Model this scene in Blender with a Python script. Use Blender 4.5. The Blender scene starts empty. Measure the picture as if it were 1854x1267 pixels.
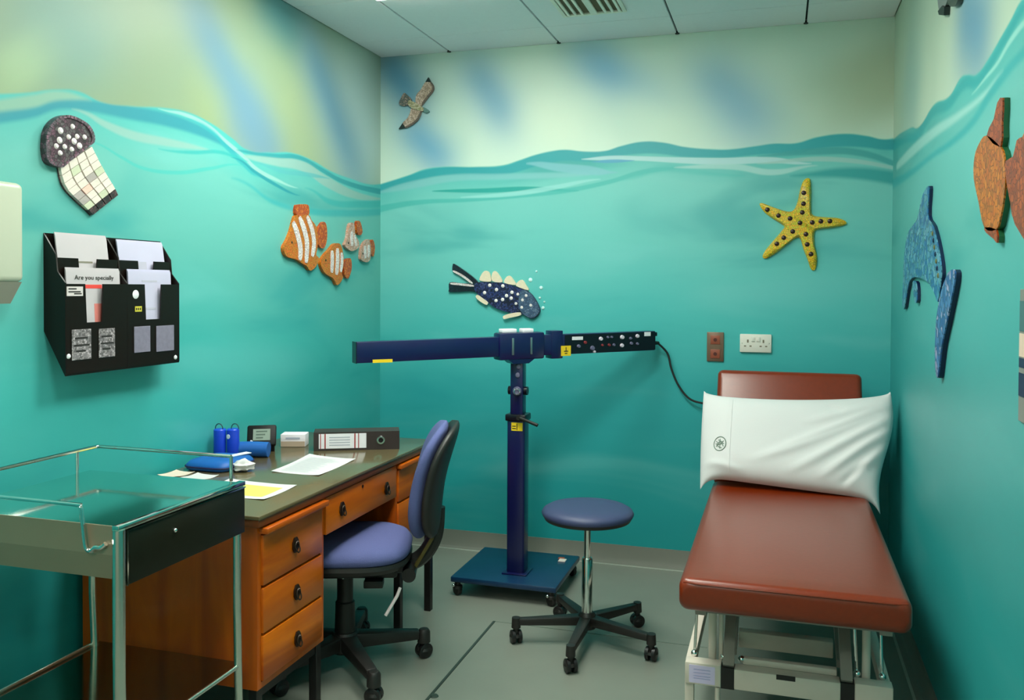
import bpy, bmesh, math, random
from mathutils import Vector, Matrix
random.seed(7)
scene = bpy.context.scene
COL = scene.collection

# ------------------------------------------------------------------ camera, world, exposure
cam_data = bpy.data.cameras.new('camera')
cam = bpy.data.objects.new('camera', cam_data); COL.objects.link(cam)
cam_data.sensor_width = 36.0; cam_data.lens = 30.607; cam_data.shift_y = -0.04516
cam_data.clip_start = 0.02
cam.matrix_world = Matrix(((0.95581, -0.01043, 0.29381, 0), (0.29395, 0.01725, -0.95566, 0),
                           (0.00490, 0.99980, 0.01955, 1.43), (0, 0, 0, 1)))
scene.camera = cam
world = bpy.data.worlds.new('world'); scene.world = world; world.use_nodes = True
world.node_tree.nodes['Background'].inputs[0].default_value = (0.80, 1.0, 0.86, 1)
world.node_tree.nodes['Background'].inputs[1].default_value = 0.05
vs = scene.view_settings
vs.view_transform = 'Standard'; vs.look = 'None'; vs.gamma = 1.0; vs.use_curve_mapping = False
vs.exposure = EXPOSURE = 0.0
TINT = (0.94, 1.0, 0.90)         # slightly green fluorescent tubes
CAST = (0.78, 1.0, 0.84)          # tubes plus the bounce off the teal walls
LAMP_POWER = 16.0                 # watts of each ceiling luminaire (the one over the desk is weaker)

# room: left wall, right wall, far wall, wall behind the camera, ceiling height
XL, XR, YB, YR, H = -2.145, 0.504, 4.458, -1.30, 2.706
D_LB = ((1.86,1.956),(1.966,1.976),(2.063,2.0),(2.177,2.034),(2.255,2.046),(2.361,2.032),(2.489,2.045),(2.672,2.074),(2.796,2.083),(2.93,2.068),(3.074,2.031),(3.19,1.999),(3.356,2.014),(3.538,2.039),(3.711,2.03),(3.899,2.001),(4.135,1.988),(4.295,1.983),(4.459,2.002))
D_BB = ((-2.145,2.002),(-1.974,2.046),(-1.874,2.076),(-1.777,2.084),(-1.584,2.078),(-1.427,2.081),(-1.335,2.104),(-1.243,2.13),(-1.153,2.146),(-1.093,2.15),(-0.975,2.136),(-0.873,2.135),(-0.786,2.157),(-0.673,2.174),(-0.575,2.165),(-0.464,2.138),(-0.328,2.121),(-0.248,2.117),(-0.116,2.128),(-0.038,2.136),(0.065,2.134),(0.166,2.159),(0.29,2.169),(0.389,2.154),(0.462,2.135),(0.503,2.138))
D_RB = ((2.182,2.069),(2.273,2.053),(2.377,2.037),(2.493,2.02),(2.622,2.011),(2.754,2.038),(2.85,2.053),(3.023,2.037),(3.333,2.068),(3.604,2.05),(3.715,2.055),(3.836,2.08),(4.03,2.101),(4.247,2.121),(4.405,2.129))
D_SL = ((((1.859,1.9,0.021),(1.966,1.936,0.0225),(2.083,1.976,0.0215),(2.188,2.013,0.0175),(2.278,2.024,0.007)),(128,180,148),0.9,0.018),(((1.859,1.874,0.0155),(1.966,1.908,0.016),(2.082,1.944,0.0145),(2.188,1.989,0.0135),(2.301,2.008,0.0175),(2.489,2.022,0.0225),(2.672,2.033,0.024),(2.829,2.029,0.021),(3.0,2.006,0.013),(3.112,1.978,0.0045)),(48,146,150),0.9,0.018),(((2.277,1.984,0.0035),(2.373,1.962,0.011),(2.502,1.947,0.015),(2.672,1.951,0.014),(2.895,1.959,0.004)),(132,186,164),0.9,0.012),(((2.672,2.065,0.002),(2.764,2.071,0.006),(2.895,2.057,0.0085),(3.037,2.009,0.009),(3.15,1.97,0.009),(3.271,1.921,0.0095),(3.4,1.901,0.007),(3.538,1.884,0.0025)),(138,200,178),0.9,0.0072),(((2.829,2.058,0.002),(2.93,2.038,0.0085),(3.037,1.989,0.011),(3.15,1.938,0.0115),(3.271,1.898,0.0025)),(45,165,160),0.8,0.012),(((2.324,1.894,0.002),(2.449,1.863,0.005),(2.556,1.84,0.0055),(2.702,1.844,0.0065),(2.929,1.888,0.0065),(3.112,1.928,0.002)),(70,185,165),0.9,0.0072),(((2.672,1.921,0.002),(2.828,1.936,0.006),(3.0,1.962,0.0065),(3.15,1.952,0.0025)),(45,175,160),0.8,0.009),(((3.15,1.989,0.0045),(3.4,2.004,0.01),(3.586,2.025,0.0105),(3.79,1.998,0.0105),(4.014,1.965,0.0115),(4.459,1.959,0.0155)),(45,150,145),0.9,0.009),(((3.19,1.971,0.007),(3.4,1.979,0.0175),(3.61,1.99,0.0235),(3.844,1.946,0.0275),(4.135,1.91,0.02),(4.431,1.916,0.006)),(134,184,162),0.9,0.012),(((3.271,1.954,0.0025),(3.445,1.943,0.0075),(3.635,1.955,0.0105),(3.844,1.962,0.003)),(80,175,165),0.8,0.0072),(((3.112,1.951,0.002),(3.23,1.916,0.007),(3.4,1.877,0.0075),(3.562,1.851,0.0025)),(35,145,145),0.9,0.0072),(((3.686,1.89,0.0025),(3.899,1.847,0.0135),(4.198,1.864,0.0175),(4.481,1.89,0.0185)),(55,172,158),0.8,0.015),(((3.111,1.867,0.0025),(3.4,1.796,0.0095),(3.686,1.785,0.0135),(4.014,1.802,0.017),(4.481,1.846,0.0185)),(45,168,160),0.7,0.018))  # pale strokes dulled to offset the strong lamp light on this wall
D_SB = ((((-2.145,1.977,0.0215),(-1.973,2.018,0.0245),(-1.874,2.045,0.0245),(-1.776,2.057,0.024),(-1.584,2.051,0.024),(-1.427,2.051,0.0235),(-1.334,2.072,0.0265),(-1.243,2.098,0.0295),(-1.152,2.114,0.029),(-1.093,2.121,0.029),(-0.974,2.11,0.0255),(-0.872,2.109,0.0255),(-0.786,2.131,0.0255),(-0.673,2.144,0.0305),(-0.575,2.137,0.0305),(-0.464,2.113,0.025),(-0.328,2.099,0.019),(-0.248,2.096,0.0195),(-0.116,2.107,0.0215),(-0.038,2.111,0.0245),(0.065,2.107,0.024),(0.166,2.129,0.0265),(0.291,2.137,0.029),(0.389,2.125,0.026),(0.462,2.109,0.0235),(0.505,2.107,0.023)),(48,165,160),0.95,0.013),(((-2.108,1.964,0.009),(-1.907,1.998,0.021),(-1.712,2.022,0.018),(-1.458,2.02,0.015),(-1.212,2.018,0.0145),(-0.974,2.016,0.0055)),(120,198,185),0.85,0.0163),(((-1.809,1.953,0.003),(-1.52,1.948,0.0115),(-1.272,1.95,0.0115),(-1.032,1.934,0.003)),(25,162,142),0.9,0.0097),(((-2.145,1.863,0.0185),(-1.907,1.894,0.0125),(-1.615,1.899,0.009),(-1.303,1.915,0.009),(-1.091,1.933,0.0115),(-0.857,1.972,0.011),(-0.658,2.022,0.011),(-0.491,2.033,0.003)),(70,185,165),0.85,0.0117),(((-1.647,1.915,0.003),(-1.364,1.926,0.0115),(-1.151,1.952,0.012),(-0.915,1.988,0.003)),(140,218,198),0.8,0.0097),(((-1.273,2.084,0.006),(-1.122,2.058,0.0205),(-0.974,2.039,0.023),(-0.828,2.022,0.003)),(120,195,190),0.8,0.013),(((-0.974,2.096,0.003),(-0.829,2.096,0.0115),(-0.686,2.088,0.011),(-0.491,2.072,0.014),(-0.301,2.059,0.0165),(-0.037,2.055,0.0135),(0.117,2.033,0.003)),(172,222,208),0.85,0.0091),(((-0.916,2.08,0.0025),(-0.843,2.08,0.0085),(-0.743,2.079,0.003)),(80,165,185),0.9,0.0065),(((-0.771,1.984,0.0025),(-0.574,2.033,0.017),(-0.381,2.007,0.011),(-0.193,1.984,0.0025)),(75,190,170),0.6,0.0195),(((-0.491,2.036,0.003),(-0.22,2.029,0.014),(-0.036,1.996,0.0135),(0.142,2.021,0.0025)),(160,218,198),0.8,0.0117),(((-0.089,2.078,0.0025),(0.167,2.09,0.016),(0.316,2.083,0.0155),(0.506,2.019,0.013)),(62,165,155),0.85,0.013),(((-0.089,2.041,0.0025),(0.142,2.053,0.0105),(0.317,2.039,0.0105),(0.507,1.998,0.008)),(150,205,185),0.8,0.0097),(((0.067,1.976,0.003),(0.293,1.982,0.0235),(0.507,1.951,0.031)),(35,158,148),0.85,0.026))
D_SR = ((((4.401,2.098,0.021),(4.027,2.067,0.019),(3.712,2.029,0.0175),(3.331,2.043,0.0155),(3.021,2.013,0.016),(2.808,2.024,0.016),(2.621,1.99,0.015),(2.492,1.998,0.0145),(2.376,2.016,0.0135),(2.271,2.031,0.013),(2.158,2.047,0.012)),(45,165,155),0.95,0.02),(((4.29,1.986,0.015),(3.857,1.984,0.0205),(3.325,1.971,0.0175),(2.842,1.944,0.01),(2.519,1.937,0.0055),(2.372,1.949,0.0015)),(150,215,192),0.85,0.02),(((2.654,1.97,0.0015),(2.521,1.977,0.004),(2.402,1.983,0.0055),(2.27,2.005,0.0075),(2.129,2.011,0.007)),(140,215,190),0.9,0.01),(((4.342,1.917,0.0205),(3.849,1.9,0.0135),(3.319,1.894,0.01),(3.011,1.884,0.0105),(2.684,1.89,0.0125),(2.427,1.928,0.014),(2.152,1.946,0.012)),(50,170,160),0.85,0.02))
D_GL = ((4.206,2.324,-1.179,0.423,0.39,(165,206,190),0.9),(3.048,2.294,-0.75,0.436,0.13,(92,142,152),0.85),(3.904,2.327,-0.845,0.531,0.156,(88,144,156),0.85),(3.429,2.662,-0.376,0.203,0.169,(70,135,130),0.9),(2.21,2.235,-0.462,0.221,0.208,(110,160,140),0.8),(3.256,2.068,-0.632,0.214,0.169,(96,146,158),0.7),(2.044,2.081,-0.878,0.073,0.13,(165,210,150),0.4))  # first patch is light painted in where the lamps leave the far corner dim
D_GB = ((-2.026,2.574,-0.981,0.253,0.156,(84,146,158),1.0),(-1.868,2.208,-0.767,0.206,0.117,(104,172,188),0.9),(-1.492,2.459,-0.99,0.276,0.13,(112,174,188),0.85),(-0.805,2.496,-0.696,0.315,0.13,(120,185,200),0.95),(-0.225,2.364,-0.82,0.283,0.156,(122,182,192),0.85),(0.422,2.403,-1.201,0.206,0.325,(158,188,145),0.8),(-0.634,2.288,-0.564,0.239,0.156,(200,240,200),0.7),(-1.154,2.286,-0.489,0.205,0.156,(205,240,200),0.6))
D_GR = ((2.702,2.168,-2.641,0.282,0.182,(100,155,165),1.0),(3.89,2.251,-2.5,0.252,0.26,(125,180,165),0.6))
D_jcap = ((2.108,1.868),(2.114,1.895),(2.13,1.921),(2.156,1.943),(2.186,1.956),(2.217,1.958),(2.248,1.953),(2.276,1.944),(2.296,1.926),(2.304,1.906),(2.3,1.888),(2.279,1.874),(2.239,1.844),(2.197,1.813),(2.174,1.793),(2.148,1.792),(2.119,1.8),(2.108,1.827))
D_jdots = ((2.165,1.904),(2.213,1.925),(2.197,1.89),(2.161,1.874),(2.231,1.897),(2.262,1.9),(2.219,1.88),(2.148,1.854),(2.181,1.857),(2.241,1.869),(2.209,1.853),(2.163,1.835))
D_jl = ((2.168,1.79),(2.192,1.729),(2.278,1.671),(2.302,1.654))
D_jr = ((2.3,1.877),(2.345,1.818),(2.4,1.755),(2.416,1.731))
D_c1 = {'body': ((3.435,1.6),(3.467,1.636),(3.499,1.681),(3.523,1.731),(3.548,1.755),(3.65,1.763),(3.676,1.742),(3.712,1.722),(3.73,1.696),(3.739,1.631),(3.721,1.58),(3.748,1.562),(3.721,1.525),(3.668,1.501),(3.633,1.523),(3.59,1.535),(3.54,1.551),(3.459,1.562)),'fins': (((3.544,1.794),(3.565,1.805),(3.641,1.812),(3.659,1.795),(3.65,1.762),(3.548,1.754)),((3.739,1.696),(3.762,1.721),(3.794,1.742),(3.822,1.73),(3.831,1.683),(3.822,1.64),(3.794,1.613),(3.748,1.627))),'bands': (((3.511,1.721),(3.548,1.666),(3.575,1.601),(3.569,1.548)),((3.565,1.747),(3.607,1.692),(3.633,1.626),(3.626,1.538)),((3.633,1.755),(3.678,1.697),(3.698,1.63),(3.681,1.569))),'bw': (0.012,0.012,0.011),'eye': (3.503,1.627)}
D_c2 = {'body': ((3.766,1.549),(3.813,1.588),(3.85,1.608),(3.899,1.639),(3.958,1.642),(3.988,1.604),(3.998,1.546),(3.978,1.497),(3.988,1.468),(3.928,1.433),(3.889,1.467),(3.813,1.489),(3.776,1.517)),'fins': (((4.003,1.546),(4.024,1.562),(4.05,1.572),(4.081,1.568),(4.087,1.519),(4.05,1.468),(4.014,1.483),(4.004,1.522)),),'bands': (((3.874,1.605),(3.875,1.552),(3.87,1.495)),((3.928,1.619),(3.93,1.554),(3.918,1.486)),((3.97,1.599),(3.976,1.555),(3.963,1.501))),'bw': (0.01,0.011,0.008),'eye': (3.813,1.555)}
D_c3 = {'body': ((4.008,1.64),(4.039,1.676),(4.055,1.736),(4.081,1.758),(4.112,1.75),(4.123,1.7),(4.167,1.662),(4.156,1.631),(4.092,1.611),(4.039,1.621)),'fins': (((4.145,1.767),(4.183,1.77),(4.211,1.721),(4.183,1.699),(4.15,1.712)),),'bands': (((4.083,1.713),(4.081,1.673),(4.086,1.638)),((4.113,1.695),(4.123,1.665),(4.129,1.64))),'bw': (0.009,0.007),'eye': (4.047,1.651)}
D_c4 = {'body': ((4.189,1.587),(4.205,1.644),(4.256,1.677),(4.29,1.679),(4.307,1.628),(4.296,1.575),(4.256,1.558),(4.2,1.567)),'fins': (((4.311,1.659),(4.336,1.684),(4.36,1.64),(4.342,1.592),(4.313,1.607)),),'bands': (((4.233,1.645),(4.233,1.609),(4.236,1.578)),((4.273,1.652),(4.276,1.616),(4.27,1.585))),'bw': (0.009,0.008),'eye': (4.211,1.603)}
D_bf = {'body': ((-1.58,1.435),(-1.556,1.453),(-1.486,1.453),(-1.426,1.451),(-1.365,1.436),(-1.317,1.421),(-1.266,1.398),(-1.23,1.353),(-1.21,1.304),(-1.233,1.269),(-1.265,1.263),(-1.305,1.284),(-1.345,1.287),(-1.405,1.298),(-1.466,1.32),(-1.506,1.35),(-1.547,1.381),(-1.572,1.404)),'head': ((-1.309,1.413),(-1.266,1.396),(-1.232,1.353),(-1.213,1.304),(-1.235,1.273),(-1.265,1.267),(-1.301,1.286),(-1.325,1.322),(-1.325,1.375)),'tails': (((-1.705,1.548),(-1.689,1.548),(-1.605,1.493),(-1.56,1.453),(-1.572,1.429),(-1.589,1.445),(-1.638,1.476),(-1.701,1.507)),((-1.719,1.399),(-1.726,1.415),(-1.722,1.452),(-1.663,1.449),(-1.585,1.441),(-1.568,1.42),(-1.572,1.4),(-1.605,1.404))),'tstr': (((-1.703,1.515),(-1.647,1.487),(-1.589,1.446)),((-1.719,1.446),(-1.663,1.442),(-1.58,1.433))),'dors': (((-1.548,1.462),(-1.544,1.489),(-1.523,1.514),(-1.499,1.509),(-1.487,1.478),(-1.489,1.457)),((-1.478,1.46),(-1.479,1.501),(-1.462,1.514),(-1.438,1.489),(-1.422,1.455)),((-1.41,1.451),(-1.402,1.478),(-1.382,1.489),(-1.362,1.47),(-1.347,1.44)),((-1.343,1.434),(-1.334,1.457),(-1.31,1.467),(-1.29,1.44),(-1.276,1.412))),'vent': (((-1.566,1.381),(-1.535,1.358),(-1.5,1.337)),((-1.413,1.263),(-1.377,1.275),(-1.313,1.287))),'dots': ((-1.49,1.437),(-1.519,1.397),(-1.452,1.414),(-1.416,1.434),(-1.365,1.4),(-1.395,1.382),(-1.417,1.361),(-1.369,1.369),(-1.454,1.355),(-1.331,1.39),(-1.285,1.383),(-1.305,1.36),(-1.341,1.34),(-1.259,1.332),(-1.309,1.32)),'bub': ((-1.268,1.467),(-1.209,1.425),(-1.216,1.372),(-1.191,1.351),(-1.198,1.319),(-1.235,1.512))}
D_star = ((0.115,1.959),(0.135,1.954),(0.14,1.895),(0.14,1.82),(0.149,1.782),(0.201,1.772),(0.26,1.767),(0.297,1.75),(0.295,1.733),(0.241,1.721),(0.181,1.714),(0.158,1.701),(0.158,1.642),(0.171,1.579),(0.164,1.524),(0.144,1.52),(0.127,1.567),(0.107,1.618),(0.086,1.677),(0.034,1.644),(-0.011,1.606),(-0.06,1.576),(-0.082,1.581),(-0.072,1.61),(-0.036,1.657),(0.009,1.712),(0.016,1.733),(-0.029,1.764),(-0.074,1.799),(-0.099,1.838),(-0.087,1.846),(-0.042,1.828),(0.02,1.805),(0.056,1.805),(0.076,1.842),(0.087,1.897),(0.099,1.939))
D_sdots = ((0.106,1.889),(0.105,1.837),(0.1,1.795),(-0.062,1.812),(-0.01,1.782),(0.044,1.767),(0.09,1.745),(0.146,1.746),(0.185,1.751),(0.226,1.751),(0.057,1.704),(0.016,1.674),(-0.016,1.645),(0.118,1.69),(0.124,1.641),(0.142,1.594))
D_gull = {'w1': ((-1.837,2.547),(-1.822,2.521),(-1.825,2.5),(-1.852,2.47),(-1.889,2.426),(-1.906,2.414),(-1.926,2.437),(-1.923,2.481),(-1.896,2.51),(-1.869,2.549)),'t1': ((-1.869,2.549),(-1.852,2.574),(-1.837,2.547)),'w2': ((-1.902,2.414),(-1.892,2.395),(-1.902,2.368),(-1.919,2.343),(-1.953,2.32),(-1.987,2.306),(-2.004,2.332),(-1.977,2.356),(-1.96,2.386),(-1.95,2.414)),'t2': ((-2.028,2.301),(-2.004,2.332),(-1.987,2.306)),'tail': ((-1.998,2.498),(-1.981,2.487),(-1.953,2.458),(-1.97,2.43),(-2.011,2.428),(-2.027,2.443),(-2.018,2.468)),'body': ((-1.964,2.455),(-1.936,2.444),(-1.906,2.427),(-1.879,2.407),(-1.882,2.391),(-1.906,2.396),(-1.94,2.407),(-1.97,2.43)),'head': ((-1.884,2.41),(-1.869,2.408),(-1.847,2.389),(-1.859,2.381),(-1.879,2.39))}
D_dol = {'body': ((3.362,1.787),(3.314,1.775),(3.331,1.684),(3.217,1.639),(3.109,1.562),(3.048,1.491),(3.06,1.449),(3.106,1.388),(3.192,1.422),(3.34,1.457),(3.616,1.474),(3.774,1.453),(3.889,1.355),(3.955,1.358),(3.949,1.454),(3.925,1.564),(3.835,1.648),(3.678,1.677),(3.573,1.694),(3.479,1.759)),'flip': ((3.678,1.453),(3.58,1.452),(3.557,1.387),(3.615,1.382)),'fluke': ((2.893,1.481),(2.823,1.487),(2.796,1.467),(2.842,1.409),(2.921,1.328),(2.994,1.257),(3.037,1.181),(3.068,1.144),(3.113,1.175),(3.12,1.255),(3.102,1.337),(3.027,1.418),(2.945,1.464))}
D_ora = {'body': ((2.425,1.812),(2.278,1.76),(2.24,1.722),(2.231,1.662),(2.267,1.601),(2.311,1.571),(2.436,1.584),(2.508,1.656),(2.57,1.724),(2.565,1.779),(2.505,1.807)),'fin': ((2.425,1.812),(2.353,1.839),(2.319,1.872),(2.267,1.872),(2.272,1.814),(2.282,1.761)),'fin2': ((2.436,1.584),(2.311,1.572),(2.3,1.539),(2.333,1.55),(2.409,1.568)),'tail': ((2.231,1.721),(2.164,1.722),(2.134,1.753),(2.088,1.753),(2.003,1.765),(1.989,1.531),(2.139,1.572),(2.183,1.625),(2.224,1.682))}
D_top = {'a': ((3.254,2.463),(3.193,2.388),(3.158,2.341),(3.076,2.323),(3.0,2.331),(2.948,2.361)),'t': ((3.158,2.341),(3.136,2.322),(3.044,2.293),(3.037,2.318),(3.077,2.334)),'b': ((3.043,2.393),(3.0,2.327),(2.942,2.289),(2.854,2.268),(2.814,2.285),(2.808,2.315))}
D_beam = {'l0': (-0.77,1.19),'l1': (-0.77,1.101),'r0': (0.744,1.216),'r1': (0.745,1.114),'c0': (-0.102,1.225),'c1': (0.126,1.092),'s1a': (-0.04,1.181),'s1b': (-0.04,1.11),'s2a': (0.053,1.192),'s2b': (0.054,1.12),'ys': (0.237,1.128),'ys2': (-0.662,1.107),'wl': (0.303,1.181),'wr': (0.701,1.203),'w1': (-0.046,1.229),'w2': (0.044,1.228),'br0': (0.163,1.226),'br1': (0.229,1.089),'k1': (0.431,1.179),'k2': (0.55,1.184),'k3': (0.63,1.188),'k4': (0.547,1.144),'k5': (0.309,1.144),'k6': (0.385,1.129),'k7': (0.472,1.146),'k8': (0.598,1.153),'cab': (0.754,1.15)}
D_cable = ((-0.575,4.415,1.146),(-0.538,4.415,1.097),(-0.518,4.415,1.02),(-0.482,4.415,0.938),(-0.427,4.415,0.873),(-0.354,4.415,0.852),(-0.26,4.415,0.845))

# ------------------------------------------------------------------ helpers
def lin(c):
    c = c / 255.0
    return c / 12.92 if c <= 0.04045 else ((c + 0.055) / 1.055) ** 2.4
def C(r, g, b, k=1.0):
    """paint that shows as about (r,g,b) under the room's greenish tubes"""
    return tuple(min(0.92, lin(v) / (t * k)) for v, t in zip((r, g, b), CAST)) + (1.0,)

MATS = {}
def M(name, col, rough=0.5, metal=0.0, var=0.06, scale=25.0, bump=0.0, coat=0.0, spec=0.5, stretch=None, emit=None):
    if name in MATS: return MATS[name]
    m = bpy.data.materials.new(name); m.use_nodes = True
    nt = m.node_tree; b = nt.nodes['Principled BSDF']
    b.inputs['Roughness'].default_value = rough; b.inputs['Metallic'].default_value = metal
    b.inputs['Coat Weight'].default_value = coat; b.inputs['Coat Roughness'].default_value = 0.22
    b.inputs['Specular IOR Level'].default_value = spec
    tc = nt.nodes.new('ShaderNodeTexCoord'); mp = nt.nodes.new('ShaderNodeMapping')
    nt.links.new(tc.outputs['Object'], mp.inputs['Vector'])
    if stretch: mp.inputs['Scale'].default_value = stretch
    n = nt.nodes.new('ShaderNodeTexNoise'); n.inputs['Scale'].default_value = scale; n.inputs['Detail'].default_value = 4
    nt.links.new(mp.outputs[0], n.inputs['Vector'])
    mx = nt.nodes.new('ShaderNodeMix'); mx.data_type = 'RGBA'
    mx.inputs[6].default_value = tuple(c * (1 - var) for c in col[:3]) + (1,)
    mx.inputs[7].default_value = tuple(min(1, c * (1 + var)) for c in col[:3]) + (1,)
    nt.links.new(n.outputs['Fac'], mx.inputs[0]); nt.links.new(mx.outputs[2], b.inputs['Base Color'])
    if bump:
        bp = nt.nodes.new('ShaderNodeBump'); bp.inputs['Strength'].default_value = bump; bp.inputs['Distance'].default_value = 0.004
        nt.links.new(n.outputs['Fac'], bp.inputs['Height']); nt.links.new(bp.outputs[0], b.inputs['Normal'])
    if emit:
        b.inputs['Emission Color'].default_value = TINT + (1,); b.inputs['Emission Strength'].default_value = emit
    MATS[name] = m; return m

def mosaic(name, cols, scale, rough=0.35):
    """small glazed chips: voronoi cells of several colours with darker grout"""
    if name in MATS: return MATS[name]
    m = bpy.data.materials.new(name); m.use_nodes = True
    nt = m.node_tree; b = nt.nodes['Principled BSDF']; b.inputs['Roughness'].default_value = rough
    tc = nt.nodes.new('ShaderNodeTexCoord')
    v = nt.nodes.new('ShaderNodeTexVoronoi'); v.inputs['Scale'].default_value = scale
    v2 = nt.nodes.new('ShaderNodeTexVoronoi'); v2.feature = 'DISTANCE_TO_EDGE'; v2.inputs['Scale'].default_value = scale
    nt.links.new(tc.outputs['Object'], v.inputs['Vector']); nt.links.new(tc.outputs['Object'], v2.inputs['Vector'])
    r = nt.nodes.new('ShaderNodeValToRGB'); r.color_ramp.interpolation = 'CONSTANT'
    el = r.color_ramp.elements
    while len(el) < len(cols): el.new(0.5)
    for i, c in enumerate(cols): el[i].position = i / len(cols); el[i].color = c
    sx = nt.nodes.new('ShaderNodeSeparateColor'); nt.links.new(v.outputs['Color'], sx.inputs[0])
    nt.links.new(sx.outputs[0], r.inputs[0])
    g = nt.nodes.new('ShaderNodeMath'); g.operation = 'LESS_THAN'; g.inputs[1].default_value = 0.07
    nt.links.new(v2.outputs['Distance'], g.inputs[0])
    mx = nt.nodes.new('ShaderNodeMix'); mx.data_type = 'RGBA'; nt.links.new(g.outputs[0], mx.inputs[0])
    nt.links.new(r.outputs[0], mx.inputs[6]); mx.inputs[7].default_value = tuple(c * 0.45 for c in cols[0][:3]) + (1,)
    nt.links.new(mx.outputs[2], b.inputs['Base Color'])
    MATS[name] = m; return m

def wood(name, dark, light, axis_scale, rough=0.35):
    if name in MATS: return MATS[name]
    m = bpy.data.materials.new(name); m.use_nodes = True
    nt = m.node_tree; b = nt.nodes['Principled BSDF']; b.inputs['Roughness'].default_value = rough
    b.inputs['Coat Weight'].default_value = 0.06; b.inputs['Coat Roughness'].default_value = 0.25
    tc = nt.nodes.new('ShaderNodeTexCoord'); mp = nt.nodes.new('ShaderNodeMapping'); mp.inputs['Scale'].default_value = axis_scale
    nt.links.new(tc.outputs['Object'], mp.inputs['Vector'])
    n = nt.nodes.new('ShaderNodeTexNoise'); n.inputs['Scale'].default_value = 3.0; n.inputs['Detail'].default_value = 8; n.inputs['Distortion'].default_value = 1.2
    nt.links.new(mp.outputs[0], n.inputs['Vector'])
    r = nt.nodes.new('ShaderNodeValToRGB'); r.color_ramp.elements[0].position = 0.3; r.color_ramp.elements[1].position = 0.7
    r.color_ramp.elements[0].color = dark; r.color_ramp.elements[1].color = light
    nt.links.new(n.outputs['Fac'], r.inputs[0]); nt.links.new(r.outputs[0], b.inputs['Base Color'])
    MATS[name] = m; return m

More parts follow.
